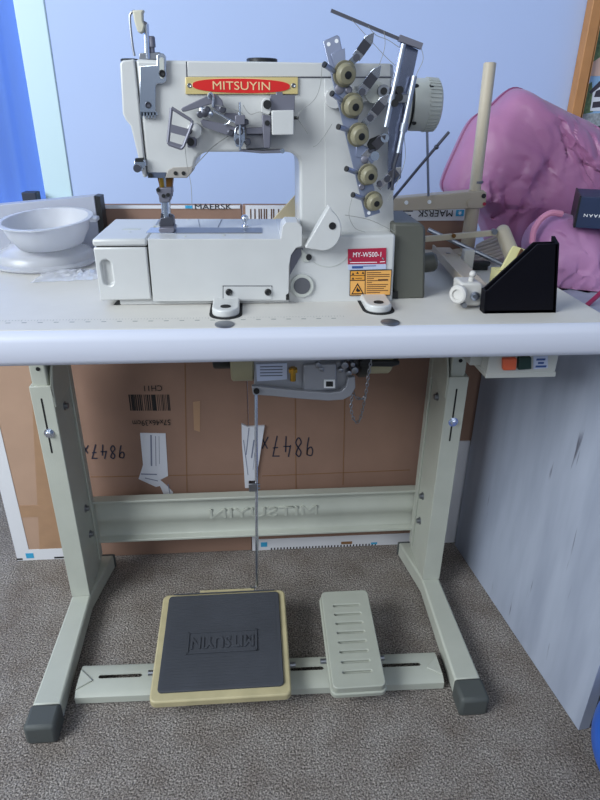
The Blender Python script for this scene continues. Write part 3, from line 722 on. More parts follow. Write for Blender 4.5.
# grey plate and curve at head bottom
pp('head_plate', [(165, 178), (168, 170), (173, 167.5), (193, 167), (191.5, 173), (187, 178)], YA-.003, YA+.05, mat('plate_tan', '9c9791', .45), bevel=.001)
pp('needle_clamp_slot', [(147, 172.5), (166, 172.5), (165, 178), (148, 178)], YA-.0025, YA+.01, mat('slate_blue', '4a5468', .5))
disc(150.5, 175.5, .003, YA-.004, YA, 'screw', 'black')
for u in (175.5, 183.5): disc(u, 173.3, .0026, YA-.0042, YA, 'screw', 'black')
# needle bar and presser foot
yn = .165
pp('needle_bar_bush', [(157, 177), (173, 177), (171.5, 190), (160, 190)], yn-.006, yn+.012, 'bronze', bevel=.002)
MB().cyl(at(161, 177, y=yn-.006), at(162.5, 188, y=yn-.006), .003).build('guide_pin', 'brass', W)
MB().cyl(at(164.5, 176, y=yn), at(166.5, 218, y=yn), .0065).build('needle_bar', 'chrome', W)
pp('needle_clamp', [(156.5, 188), (171.5, 187), (172, 193), (169.5, 202.5), (159.5, 203), (158.5, 196), (156, 192)], yn-.011, yn+.012, 'gunmetal', bevel=.0015)
for u, v in ((158, 190), (163.5, 196), (168, 195)): disc(u, v, .0026, yn-.013, yn-.008, 'screw', 'black')
MB().cyl(at(171.5, 176, y=yn+.004), at(171.5, 196, y=yn+.004), .002).build('presser_rod', 'dark_steel', W)
pp('presser_shank', [(160, 218), (173, 217), (174, 225), (173, 229), (160, 229.5), (159, 224)], yn-.010, yn+.010, 'dark_steel', bevel=.001)
pp('presser_shank', [(161, 213.5), (163, 214), (163, 219), (160.5, 219)], yn-.006, yn-.002, 'dark_steel'); pp('presser_shank', [(169.5, 214), (173, 214.5), (172.5, 219), (170, 219)], yn-.006, yn-.002, 'dark_steel')
pp('presser_foot', [(158.8, 228), (174, 227.5), (174.5, 231.5), (172, 233), (161, 233.2), (158.5, 231.5)], yn-.020, yn+.012, 'gunmetal', bevel=.001)
for k in range(3): MB().cyl(at(163.2+k*2.7, 216, y=yn-.004), at(163.4+k*2.7, 231, y=yn-.006), .0007, .0005, 8).build('needle', 'chrome', W)
# finger guard frame and thread take-up arms on the head
yg = .125
gd = MB()
fo = [(171.5, 108), (191.5, 120.5), (192.5, 123), (183.5, 146.5), (181, 148.5), (169.5, 144.5), (168, 142)]
fw = [at(u, v, y=yg) for u, v in fo]
for i in range(len(fw)): gd.tube([fw[i], fw[(i+1) % len(fw)]], .0021, 8)
gd.bar(at(169.5, 128, y=yg), at(188.5, 133, y=yg), .0095, .003); gd.bar(at(169, 143.5, y=yg), at(182, 147.5, y=yg), .006, .003)
gd.build('finger_guard', 'gunmetal', W)
p = at(189, 131.5, y=yg); MB().cyl(p, p+Vector((0, .024, 0)), .0035).build('guard_pivot', 'black', W)
p = at(194, 131, y=.132); MB().lathe(p, (0, 1, 0), [(0, .008), (.001, .0095), (.018, .0095)], 20).build('boss', 'machine_white', W)
pp('block', [(186, 136), (196, 135.5), (196, 147), (187.5, 148)], .132, YA, 'gunmetal', bevel=.0015); disc(190.5, 142, .0048, .130, .14, 'screw', 'black')
yt = .135
pp('take_up_arm', [(181, 109), (182.5, 107.3), (208, 95.5), (213, 94), (216, 97), (214, 103), (210, 104.5), (186, 111.5), (182.5, 112)], yt, yt+.005, 'gunmetal', bevel=.0008)
pp('take_up_plate', [(210, 93.5), (216, 94), (222, 100), (224, 108), (219, 112), (212, 107)], yt-.004, yt+.006, 'gunmetal', bevel=.0008)
MB().tube(smooth_line([at(u, v, y=yt-.006) for u, v in ((209, 99), (208.5, 95), (211, 93.5), (213.5, 97), (213, 107))], 4), .0015, 6).build('thread_loop', 'chrome', W)
pp('take_up_arm', [(200, 121), (203, 119), (212, 121.5), (226, 124), (238, 128), (239, 134), (234, 137.5), (222, 133.5), (203, 127)], yt, yt+.005, 'gunmetal', bevel=.0008)
pp('take_up_plate', [(225, 113), (236, 113), (246, 119), (246, 129), (238, 131), (234, 122), (222, 117)], yt+.004, yt+.008, 'gunmetal', bevel=.0008)
MB().tube([at(213, 110.5, y=yt-.003), at(226, 118, y=yt-.003), at(238, 124, y=yt-.003)], .0014, 6).build('link_rod', 'chrome', W)
MB().tube([at(224, 125, y=yt-.003), at(229, 123, y=yt-.003), at(230.5, 119.5, y=yt-.003)], .001, 6).build('link_rod', 'chrome', W)
for u, v, r in ((200, 114.5, .0042), (204.5, 113, .005), (207, 109.5, .004), (222.5, 109.5, .0045), (230.5, 133, .0042), (246, 122, .0038), (247.5, 142, .0042)):
    p = at(u, v, y=yt-.005); MB().lathe(p, (0, 1, 0), [(0, r*.7), (.001, r), (.012, r)], 14).build('screw', 'dark_steel', W)
for u, v, r in ((203, 111.5, .0055), (209.5, 114, .0045)):
    p = at(u, v, y=yt-.003); MB().lathe(p, (0, 1, 0), [(0, r*.5), (.001, r*.9), (.003, r), (.012, r)], 16).build('thumb_nut', 'chrome', W)
MB().cyl(at(239.8, 102, y=yt-.008), at(240, 150, y=yt-.008), .0016, None, 10).build('upright_rod', 'chrome', W)
pp('rod_block', [(235, 115.5), (244.8, 115), (245, 124.5), (235, 125)], yt-.012, yt-.002, 'gunmetal', bevel=.0008)
pp('eyelet_plate', [(235, 128), (238, 126), (244, 127), (245, 140), (242, 147), (236, 147), (233.5, 138)], yt-.004, yt, 'chrome', bevel=.0006)
disc(239.5, 131, .0052, yt-.006, yt-.002, 'eyelet', 'dark_steel'); disc(239.5, 132, .0030, yt-.0066, yt-.002, 'eyelet_hole', 'machine_white')
disc(238.5, 141.5, .004, yt-.006, yt-.002, 'eyelet', 'dark_steel')
pp('slide_rail', [(246, 128), (263, 127.5), (263, 134), (246, 134)], yt, YA, 'gunmetal', bevel=.0006); pp('slide_rail', [(239, 149.5), (262, 151), (282, 149.5), (283, 153), (262, 153.5), (239, 151.5)], yt-.004, YA, 'gunmetal', bevel=.0006)
pp('slide_rail', [(246, 134), (264, 134), (264, 148), (246, 149)], yt+.009, YA, mat('rail_grey', '8e8e94', .4, .4), bevel=.0006)
pp('slide_bracket', [(262, 115), (271, 115), (270.5, 135), (270, 148), (264, 148), (263, 135)], yt-.008, YA, 'gunmetal', bevel=.0008)
pp('bracket_cheek', [(261.5, 101), (265, 97.5), (270, 98), (271, 112), (268, 116), (261, 113)], yt-.006, YA, 'machine_white', bevel=.001)
disc(267.3, 104.5, .0052, yt-.010, yt, 'screw', 'black'); disc(267.3, 123, .0032, yt-.010, yt, 'screw', 'black'); disc(282.5, 151, .003, yt-.008, yt, 'screw', 'chrome')
pp('guard_back', [(270, 94.5), (276, 94.5), (276, 92), (282.5, 92), (283, 95), (295, 95), (294.5, 112), (270, 112)], yt-.002, yt+.004, 'gunmetal', bevel=.0006)
pp('thread_cover', [(271.5, 110.5), (294, 110), (294, 135), (272, 135)], yt-.014, yt+.012, 'machine_white', bevel=.0012)
p = at(297, 118, y=yt); MB().cyl(p+Vector((-.006, 0, 0)), p+Vector((.002, 0, 0)), .002).build('screw', 'black', W)

# tension plate with five thread tensioners
ytp = .128
tp_ = pp('tension_plate', [(322.8, 41), (337, 35), (339.5, 36.5), (353, 100), (380.3, 213), (365.5, 217.8)], ytp, ytp+.004, mat('plate_steel', '9aa2ba', .32, .75), bevel=.0008)
pp('back_plate', [(331, 54), (345, 48), (346, 70), (336, 72)], ytp-.004, ytp+.001, 'plate_steel', tp_, bevel=.0006)
for u, v in ((328.7, 44.2), (336.6, 41), (369, 213)): disc(u, v, .0023, ytp-.0006, ytp+.003, 'hole', 'white_print', tp_)
pp('mount_boss', [(355, 86), (368, 84), (372, 100), (360, 104)], ytp+.006, YA, 'machine_white', bevel=.002)
disc(335, 98, .012, ytp+.006, YA, 'mount_boss', 'machine_white'); disc(375, 92, .013, ytp+.004, YA, 'mount_boss', 'machine_grey')
KN = [(346, 72.5, .0150), (353.5, 104, .0148), (359.5, 133, .0146), (369, 172.5, .0140), (374.5, 199, .0132)]
ax = Vector((.24, -1, -.16)).normalized(); mat('brown_groove', '3a372c', .6)
for u, v, r in KN:
    b0 = at(u-3.5, v+.5, y=ytp); tn = MB().lathe(b0, ax, [(0, r*.55), (.004, r*.55), (.004, r*.92), (.006, r), (.0085, r), (.0086, r*.78), (.0110, r*.78), (.0111, r*.86), (.0135, r*.85), (.0165, r*.78), (.019, r*.66), (.0195, r*.36)], 32).build('tension_knob', 'knob_beige', W, label='beige tension knob')
    MB().lathe(b0+ax*.0087, ax, [(0, r*.82), (.0018, r*.82)], 32).build('groove_ring', 'brown_groove', tn)
    MB().lathe(b0+ax*.0186, ax, [(0, r*.30), (.0014, r*.30), (.0016, r*.2), (.0016, r*.02)], 18).build('spindle', 'black', tn)
    MB().lathe(b0+ax*.0150+ax.cross(Vector((0, 0, 1))).normalized()*(-r*.55), ax, [(0, r*.07), (.003, r*.07)], 8).build('dot', 'black', tn)
for u, v, du in ((331, 70, -6), (338, 99, -5.5), (344, 127, -5), (352, 169, -5), (358.5, 195, -5)):
    a = at(u+6, v+4, y=ytp-.003); b_ = at(u+du, v-5 if du < -5 else v, y=ytp-.016)
    MB().tube([a, (a+b_)/2+Vector((0, -.004, 0)), b_], .0032, 10).build('thread_eyelet', 'plate_steel', W); MB().lathe(b_, (b_-a), [(0, .0036), (.002, .0036)], 12).build('eyelet_tip', 'black', W)
BL = [((374.5, 32), (356, 58)), ((381.5, 65), (362, 92)), ((389, 94), (370, 118)), ((386, 135), (371, 150)), ((402, 167), (387, 179))]
for i, (tip, root) in enumerate(BL):
    A, B = at(*tip, y=ytp-.014), at(*root, y=ytp-.004); d = (A-B); n_ = Vector((0, -1, 0)); q = d.normalized().cross(n_)*.0062; t = n_*.0012
    C_ = B+d*.72
    bl = MB(); bl.add([B-q, B+q, C_+q, A, C_-q], [(0, 1, 2, 3, 4)]); k = [p_+Vector((0, .002, 0)) for p_ in bl.v]; bl.v += k
    bl.f += [(9, 8, 7, 6, 5)]+[(j, j+5, (j+1) % 5+5, (j+1) % 5) for j in range(5)]
    bl.build('thread_blade', 'chrome' if i != 3 else 'dark_steel', W, bevel=.0004)
    bl2 = MB(); bl2.bar(B+d*.22+Vector((0, -.0012, 0)), B+d*.62+Vector((0, -.0012, 0)), .0118, .0012); bl2.build('blade_band', 'dark_steel', W)
    B2 = at(root[0]-9, root[1]+9, y=ytp); MB().bar(B2, B+d*.06, .0085, .003).build('blade_stem', 'chrome', W); MB().lathe(B+Vector((0, -.003, 0)), (0, 1, 0), [(0, .0042), (.006, .0042)], 12).build('screw', 'dark_steel', W)
for u, v, r in ((340, 89, .006), (349, 90, .0045), (362, 187, .0045), (380, 184, .004), (365, 160, .005), (356, 116, .004)):
    p = at(u, v, y=ytp-.004); MB().lathe(p, (0, 1, 0), [(0, r*.7), (.001, r), (.005, r)], 14).build('screw', 'gunmetal', W)
pp('tension_link', [(356, 146), (363, 145), (374, 150), (378, 156), (372, 164), (366, 158), (356, 157)], ytp-.002, ytp+.002, 'plate_steel', bevel=.0006)
disc(375, 156, .0058, ytp-.008, ytp, 'thumb_nut', 'chrome'); disc(385, 138, .0055, ytp-.012, ytp, 'thumb_nut', 'chrome')
pp('dark_lever', [(367, 145), (370, 139), (380, 135), (384, 140), (378, 148), (370, 150)], ytp-.008, ytp-.004, 'black', bevel=.001)

# tall thread guide on the right
yu = .120
pp('guide_plate', [(401, 41), (418.5, 50), (413, 76), (405.5, 98), (401, 178), (388, 190), (388.5, 105), (390, 90)], yu+.006, yu+.009, mat('guide_steel', '7b8196', .25, .85), bevel=.0006)
for a, b_ in (((403.5, 44), (386, 127)), ((414.5, 76), (398.5, 153))):
    A, B = at(*a, y=yu-.004), at(*b_, y=yu-.004); d = (B-A)
    MB().tube([A, A+d*.5, A+d*.5, B], .0035, 10).build('guide_rod', 'rod_steel', W)
    MB().lathe(A+d*.60, d, [(0, .0052), (.010, .0052)], 12).build('rod_collar', 'rod_steel', W)
MB().bar(at(331, 10.5, y=yu), at(404, 41, y=yu), .0036, .0036).build('cross_bar', 'dark_steel', W)
MB().bar(at(399, 38, y=yu-.002), at(421.5, 46.5, y=yu-.002), .0068, .008).build('cross_bar_end', 'gunmetal', W)
pp('guide_block', [(391, 94), (410, 94), (409, 103), (391, 103)], yu-.006, yu+.008, 'steel', bevel=.001)
for u, v in ((399.5, 97.5), (395, 103), (400, 90)): disc(u, v, .0046, yu-.010, yu, 'screw', 'black')
disc(384, 91, .0075, yu+.004, yu+.012, 'guide_disc', 'steel'); disc(384, 91, .0042, yu+.002, yu+.012, 'screw', 'black')
pp('guide_bracket', [(378, 84), (392, 88), (392, 104), (380, 100)], yu+.010, YA, 'machine_grey', bevel=.001)
MB().tube([at(399, 150, y=yu-.004), at(394.5, 165, y=yu-.002), at(392, 190, y=yu)], .0022, 8).build('lower_rod', 'dark_steel', W)
# loose threads
def thr(px, y, r=.00035): MB().tube(smooth_line([at(u, v, y=y) for u, v in px], 8), r, 4).build('thread', 'thread', W)
thr([(352, 20), (372, 42), (386, 57), (402, 72)], .118); thr([(368, 26), (376, 35), (388, 40), (400, 48)], .118); thr([(384, 31), (385, 45), (381, 60), (374, 78)], .118)
thr([(421, 47), (423, 60), (416, 76), (410, 100)], .118); thr([(322, 66), (320, 86), (314, 100), (300, 112), (297, 118)], .120); thr([(297, 118), (304, 128), (308, 134)], .130)
thr([(332, 124), (325, 135), (318, 144), (313, 147)], .120); thr([(185, 147), (187, 165), (191, 185), (192, 206)], .13); thr([(404, 135), (405, 160), (396, 185), (388, 200)], .118)
thr([(243, 105), (250, 114), (260, 112), (270, 116)], .122); thr([(215, 105), (228, 108), (240, 112), (246, 118)], .125)
thr([(230, 135), (215, 145), (205, 155), (193, 168)], .146, .0005); thr([(345, 215), (370, 220), (395, 232)], .117, .0004)
thr([(352, 198), (349, 215), (355, 228), (365, 232)], .117, .0003)

# ------------------------------------------------------------------ things on the table, right
SP = thing('thread_stand', 'beige thread stand with tall post and flat arm behind the machine', 'thread stand', (.41, .42, .75))
YP = .42
pa, pb, pc = at(490, 63, y=YP), at(475, 190, y=YP), at(467, 250, y=YP); pc.z = .75
MB().cyl(pb, pa, .0105, .0105, 20).build('post', 'post_beige', SP)
MB().lathe(pa-Vector((0, 0, .001)), (0, 0, 1), [(0, .0095), (.002, .0085)], 20).build('post_top', 'beige', SP)
MB().cyl(pc, pb, .0135, .0125, 20).build('lower_post', 'beige', SP)
q = at(477, 183, y=YP); MB().lathe(q, (0, 0, 1), [(0, .0112), (.004, .0112)], 18).build('worn_band', 'gunmetal', SP)
am = MB().prism(PX([(378, 200), (484, 190.5), (487, 193), (486, 206), (482, 208.5), (378, 212)], YP-.016), YP-.016, YP+.016).build('arm', 'beige', SP, bevel=.002)
for u, v, r, m_ in ((406.5, 202.7, .0035, 'white_print'), (429.5, 202, .0035, 'white_print'), (471, 203.5, .007, 'beige'), (484, 196, .004, 'black'), (484.5, 204, .003, 'crimson')):
    disc(u, v, r, YP-.018, YP-.01, 'bolt', m_, am)
p = at(467, 250, z=.75); MB().lathe((pc.x, YP, .75), (0, 0, 1), [(0, .03), (.004, .03), (.006, .018)], 24).build('flange', 'beige', SP)
MB().tube([at(427, 128, y=.40), at(428.5, 196, y=.40)], .0024, 8).top('steel_rod', 'steel', 'thin upright steel rod below the handwheel', 'rod')
MB().tube([at(449, 132, y=.36), at(420, 166, y=.36), at(386, 207, y=.36)], .0026, 8).ball(at(436.5, 147, y=.36), .0042).top('slanted_rod', 'dark_steel', 'slanted dark steel rod crossing behind the handwheel', 'rod')
# hinged beige arm
HA = thing('hinged_arm', 'beige tubular arm with a bent elbow lying across the table', 'arm', at(508, 262, z=.75))
MB().bar(at(425, 239, y=.31), at(503, 232, y=.31), .0095, .008).build('arm_bar', 'post_beige', HA, bevel=.001)
MB().cyl(at(503, 232, y=.31), at(513, 258, y=.29), .0125, .0135, 20).ball(at(503, 232, y=.31), .0125).build('elbow', 'post_beige', HA)
disc(454, 236, .0035, .303, .31, 'bolt', 'bronze', HA); disc(495, 232, .0048, .302, .31, 'bolt', 'steel', HA)
q0 = at(514, 262, y=.28); MB().cyl(q0, (q0.x+.005, q0.y, .75), .012, .012, 18).build('socket', 'post_beige', HA)
# channel with clamp block
CL = thing('clamp_arm', 'beige channel with a bolted white clamp block by the black holder', 'clamp', at(470, 304, z=.75))
A0, A1 = at(434, 247, z=.778), at(472, 289, z=.772)
ch = MB(); d = (A1-A0).normalized(); q = Vector((d.y, -d.x, 0)); q = -q if q.x < 0 else q
ch.hexa([A0+Vector((0, 0, -.008)), A1+Vector((0, 0, -.008)), A1+q*.030+Vector((0, 0, -.008)), A0+q*.030+Vector((0, 0, -.008))], [A0, A1, A1+q*.030, A0+q*.030])
ch.build('channel', 'beige', CL, bevel=.002)
MB().hexa([A0-q*.003+Vector((0, 0, -.010)), A1-q*.003+Vector((0, 0, -.010)), A1+Vector((0, 0, -.010)), A0+Vector((0, 0, -.010))], [A0-q*.003+Vector((0, 0, .004)), A1-q*.003+Vector((0, 0, .004)), A1+Vector((0, 0, .004)), A0+Vector((0, 0, .004))]).build('side_flange', 'beige', CL)
hm_ = A0+d*.045+q*.015; MB().lathe(hm_, (0, 0, 1), [(-.001, .004), (.0006, .004)], 14).build('hole', 'steel', CL)
yc_ = .074
bk = MB().prism(PX([(461, 283), (482, 283.5), (484, 288), (483.5, 303), (479, 306.5), (462, 306), (460, 300)], yc_), yc_, yc_+.035).build('clamp_block', 'plastic_white', CL, bevel=.003)
p = at(459, 294, y=yc_-.002); MB().lathe(p, (-.75, -.66, 0), [(0, .013), (.004, .013), (.006, .011), (.0062, .0075), (.003, .007), (.0025, .001)], 24).build('clamp_ring', 'plastic_white', CL)
disc(475.5, 296.5, .0062, yc_-.004, yc_, 'bolt', 'chrome', CL); disc(475.5, 296.5, .0030, yc_-.007, yc_, 'bolt_head', 'steel', CL)
disc(464.5, 305.5, .0038, yc_-.005, yc_+.004, 'bolt', 'steel', CL)
p = at(471, 281, y=yc_+.012); MB().cyl(p+Vector((0, 0, -.006)), p+Vector((0, 0, .006)), .004).ball(p+Vector((.001, 0, .010)), .0048).build('wing_screw', 'plastic_white', CL)
p0 = at(428, 229.5, y=.33); p1 = at(506, 266, z=.756)
MB().tube([p0, p1], .0038, 10).top('long_steel_bar', 'rod_steel', 'polished steel bar lying diagonally over the beige channel', 'rod')
p = at(468, 270, z=.75); MB().box(p.x-.028, p.x+.034, p.y-.004, p.y+.018, .75, .758).cyl((p.x, p.y+.005, .755), (p.x, p.y+.005, .785), .006).prismz(stadium(0, (p.x-.01, p.y+.006), (p.x+.03, p.y+.003), .018), .757, .764).top('dark_bracket', 'black', 'small black metal bracket on the table behind the white clamp', 'bracket', bevel=.0015)
p = at(468.5, 255, y=.28); MB().box(p.x-.010, p.x+.008, .272, .288, .75, p.z+.010).top('plastic_clip', 'plastic_white', 'small white plastic clip standing by the diagonal steel bar', 'clip', bevel=.002)
# coiled cord
cc = MB()
for k in range(6):
    pts = []
    for j in range(25):
        t = 2*PI*j/24; c_ = at(492, 245, y=.36)
        pts.append(Vector((c_.x+(.034-.002*k)*math.cos(t), .365+(.03-.002*k)*math.sin(t), .755+.0062*k+.012*math.cos(t+.4))))
    cc.tube(pts, .0034, 7)
cc.top('power_cord', 'cord_white', 'coiled off-white power cord beside the pink bag', 'cord')
# cream block
cbm = thing('foam_block', 'pale yellow block leaning behind the black holder', 'block', at(513, 272, z=.75))
f = [at(513, 245, y=.205), at(528, 250, y=.205), at(516, 273, y=.185), at(500, 270, y=.185)]
MB().hexa([p_+Vector((.01, .03, -.012)) for p_ in f], f).build('body', 'cream_foam', cbm, bevel=.002)
MB().bar((f[0]+f[1])/2+(f[2]-f[1])*.1+Vector((.004, -.001, .001)), (f[0]+f[1])/2+(f[2]-f[1])*.45+Vector((.004, -.001, .001)), .004, .003, (0, -1, .4)).build('slot', 'brown_ink', cbm)
MB().box(f[3].x, f[2].x+.004, f[3].y+.005, f[3].y+.035, .75, f[3].z-.004).build('base', 'cream_foam', cbm)
# black holder: open-topped file holder
HD = thing('file_holder', 'glossy black slant-sided file holder at the right end of the table', 'holder', (.37, .10, .75))
YH, YH2 = .052, .068
fp = [at(u, v, y=YH) for u, v in ((485, 313.5), (487, 291), (538, 244.3), (558, 243.8), (555, 313.2))]
po_ = [(p_.x, max(p_.z, .7502)) for p_ in fp]
MB().prism(po_, YH, YH+.003).build('side_panel', 'navy_black', HD, bevel=.0006)
MB().prism(po_, YH2-.003, YH2).build('side_panel', 'navy_black', HD, bevel=.0006)
MB().box(po_[0][0], po_[4][0], YH, YH2, .7502, .754).build('bottom_panel', 'navy_black', HD)
xb0, xb1 = po_[4][0], po_[3][0]; zt_ = po_[3][1]+.007
MB().hexa([(xb0-.003, YH, .7502), (xb0+.001, YH, .7502), (xb0+.001, YH2, .7502), (xb0-.003, YH2, .7502)], [(xb1-.003, YH, zt_-.007), (xb1+.002, YH, zt_-.007), (xb1+.002, YH2, zt_), (xb1-.003, YH2, zt_)]).build('back_panel', 'navy_black', HD)
MB().hexa([(po_[0][0]-.002, YH, .7502), (po_[0][0]+.001, YH, .7502), (po_[0][0]+.001, YH2, .7502), (po_[0][0]-.002, YH2, .7502)], [(po_[1][0]-.002, YH, po_[1][1]), (po_[1][0]+.001, YH, po_[1][1]), (po_[1][0]+.001, YH2, po_[1][1]), (po_[1][0]-.002, YH2, po_[1][1])]).build('front_panel', 'navy_black', HD)

# cream sheet seen through the arm opening
tr_ = [at(u, v, y=.36) for u, v in ((255, 238), (303, 186), (330, 200), (335, 238))]
MB().prism([(tr_[0].x, .75), (tr_[0].x, tr_[0].z-.0), (tr_[1].x, tr_[1].z), (tr_[2].x, tr_[2].z), (tr_[3].x, .75)], .355, .360).top('cream_card', 'cream_card', 'cream coloured card standing behind the sewing machine', 'card', bevel=.0008)

# ------------------------------------------------------------------ things on the table, left
GB = thing('flat_box', 'grey flat box with dark right edge standing behind the plastic bowl', 'box', (-.37, .44, .75))
gx1 = at(94.5, 200, y=.425).x; gz1 = at(94.5, 196, y=.425).z; gz0 = at(0, 205, y=.425).z; gx0 = -.53
slope = (gz1-gz0)/(gx1-at(0, 205, y=.425).x)
MB().prism([(-.495, .7502), (gx1, .7502), (gx1, gz1), (-.495, gz1-slope*(gx1+.495))], .425, .455).build('body', 'box_grey', GB, bevel=.001)
MB().prism([(gx1+.0005, .7502), (gx1+.010, .7502), (gx1+.010, gz1-.001), (gx1+.0005, gz1)], .4255, .457).build('edge', 'black', GB)
BW = thing('plastic_bowl', 'translucent white plastic bowl with a wide rim at the left end', 'bowl', (-.345, .345, .772))
bc = at(47, 217, y=.345)
br = (at(93.5, 215, y=.345).x-at(0, 217, y=.345).x)/2
bx = (at(93.5, 215, y=.345).x+at(0, 217, y=.345).x)/2; bz = bc.z-.001; bz0 = .7885
prof = [(0, br*.66), (.001, br*.70), ((bz-bz0)*.5, br*.86), ((bz-bz0)*.93, br*.93), ((bz-bz0)*.95, br*1.0), ((bz-bz0), br*1.0), ((bz-bz0)*1.0, br*.90), ((bz-bz0)*.5, br*.83), (.004, br*.66), (.003, .002)]
MB().lathe((bx, .345, bz0), (-.04, -.09, 1), prof, 48).build('body', 'bowl_plastic', BW, smooth=50)
MB().box(bx+br*.92, bx+br*1.08, .335, .36, bz-.006, bz+.001).build('lug', 'bowl_plastic', BW, bevel=.002)
lidp = MB().lathe((bx-.022, .372, .7502), (0, 0, 1), [(0, br*1.10), (.004, br*1.18), (.007, br*1.18), (.010, br*1.08), (.020, br*1.06), (.024, br*.98), (.030, br*.78), (.0355, br*.72), (.036, .01)], 40)
for v_ in lidp.v: v_.y = min(v_.y, .422)
lidp.top('plastic_tray', 'clear_plastic', 'clear plastic tray lying upside down under the bowl', 'tray', smooth=50)
bgm = MB(); n1, n2 = 40, 12
p0 = at(38, 262, z=.752); p1 = at(92, 268, z=.752)
for j in range(n2+1):
    for i in range(n1+1):
        a, b_ = i/n1, j/n2; x = -.345+.125*a; y = .235+.065*b_+.02*a
        e_ = math.sin(PI*a)**.5*math.sin(PI*b_)**.5 if 0 < a < 1 and 0 < b_ < 1 else 0
        bgm.v.append(Vector((x+.006*noise.noise((x*60, y*60, 1)), y+.008*noise.noise((x*50, y*50, 4)), .7508+e_*(.004+.009*abs(noise.noise((x*70, y*90, 0)))))))
for j in range(n2):
    for i in range(n1): a = j*(n1+1)+i; bgm.f.append((a, a+1, a+n1+2, a+n1+1))
bgm.top('plastic_bag', 'clear_plastic', 'crumpled clear plastic wrapper in front of the bowl', 'plastic bag', smooth=25)

# ------------------------------------------------------------------ cardboard boxes behind the table
def carton(name, label, x0, x1, z1, m, y0=.475, y1=.497, borders=(), bw=.03, notch=False):
    B = thing(name, label, 'cardboard box', ((x0+x1)/2, (y0+y1)/2, 0), 'cardboard boxes behind the table')
    pol = [(x0, 0), (x1, 0), (x1, z1), (x0, z1)] if not notch else [(x0, 0), (x1, 0), (x1, .64), (x1-.058, .70), (x1-.058, z1), (x0, z1)]
    MB().prism(pol, y0, y1).build('body', m, B, bevel=.002)
    for b_ in borders:
        q = {'l': (x0, x0+bw, 0, z1), 'r': (x1-bw, x1, 0, z1), 'b': (x0+bw if 'l' in borders else x0, x1, 0, bw), 't': (x0, x1, z1-bw, z1)}[b_]
        MB().box(q[0], q[1], y0-.0012, y0, q[2], q[3]).build('white_border', 'carton_white', B, smooth=0)
    return B
ztop = .832
BA = carton('cardboard_box', 'brown cardboard box with white border behind the left leg', -.586, -.40, .70, 'cardboard_light', borders=('l', 'b'), bw=.032)
BB = carton('cardboard_box', 'brown cardboard box marked 57x46x39cm with barcode and torn label', -.398, -.0166, .832, 'cardboard')
BC = carton('cardboard_box', 'brown cardboard box with white border behind the motor and right leg', -.016, .507, .832, 'cardboard', borders=('b',), bw=.034, notch=True)
yb = .475
MB().prism([(.47, 0), (.507, 0), (.512, .06), (.506, .15), (.509, .22), (.502, .30), (.472, .30), (.468, .14)], yb-.003, yb-.0005).build('torn_border', 'carton_white', BC)
MB().box(-.01, .448, yb-.0012, yb, .803, .832).build('white_border', 'carton_white', BC, smooth=0)
MB().box(-.016, .0, yb-.002, yb, 0, .19).build('torn_border', 'carton_white', BC, smooth=0)
MB().box(-.398, -.02, yb-.0012, yb, .826, .832).build('white_border', 'carton_white', BB, smooth=0)
FX, UZ = Vector((1, 0, 0)), Vector((0, 0, 1))
def on(u, v, y=yb-.002): return at(u, v, y=y)
def wid(u0, u1, v): return on(u1, v).x-on(u0, v).x
text('print', 'CH11', .019, on(152.5, 388), -FX, -UZ, 'ink', BB, .0001, width=wid(142, 160, 388))
bc_ = MB(); random.seed(9); u = 129.5
while u < 170:
    wv = random.choice((.5, .7, 1.1)); A, B_ = on(u, 395), on(u+wv, 411); bc_.box(A.x, B_.x, yb-.0006, yb, B_.z, A.z); u += wv+random.choice((.6, .9, 1.4))
bc_.build('barcode', 'ink', BB, smooth=0)
text('print', '57x46x39cm', .020, on(151.5, 422.5), -FX, -UZ, 'ink', BB, .0001, width=wid(132, 170, 422))
mat('label_ink', '7a7f95', .7)
def label_paper(px, parent, lines, y=yb-.0012):
    o = MB().prism(PX(px, y), y, yb).build('torn_label', 'paper', parent, smooth=0)
    for (a, b_, w_) in lines:
        MB().bar(on(*a, y=y-.0003), on(*b_, y=y-.0003), w_, .0002).build('print', 'label_ink', o, smooth=0)
    return o
label_paper([(140, 433), (165.5, 433.5), (168, 476), (160, 480), (166, 485), (173, 492), (172, 497), (164, 495), (160, 486), (156, 487), (138.5, 479), (143, 465)], BB,
            [((151, 435), (151.5, 466), .0035), ((155.5, 436), (156, 466), .0015), ((159, 436), (159.5, 464), .001), ((141, 474), (157, 474.5), .003), ((145, 478), (158, 481), .002), ((168, 484), (170, 494), .002)])
label_paper([(241.5, 424), (248, 427), (264.5, 426), (259, 462), (256, 478), (254, 488), (245, 488), (244, 470), (242, 445)], BC if False else BB,
            [((249, 428), (246, 455), .002), ((254, 440), (251.5, 458), .003), ((243.5, 440), (248, 475), .0016), ((257, 430), (253, 470), .0008)], y=yb-.006)
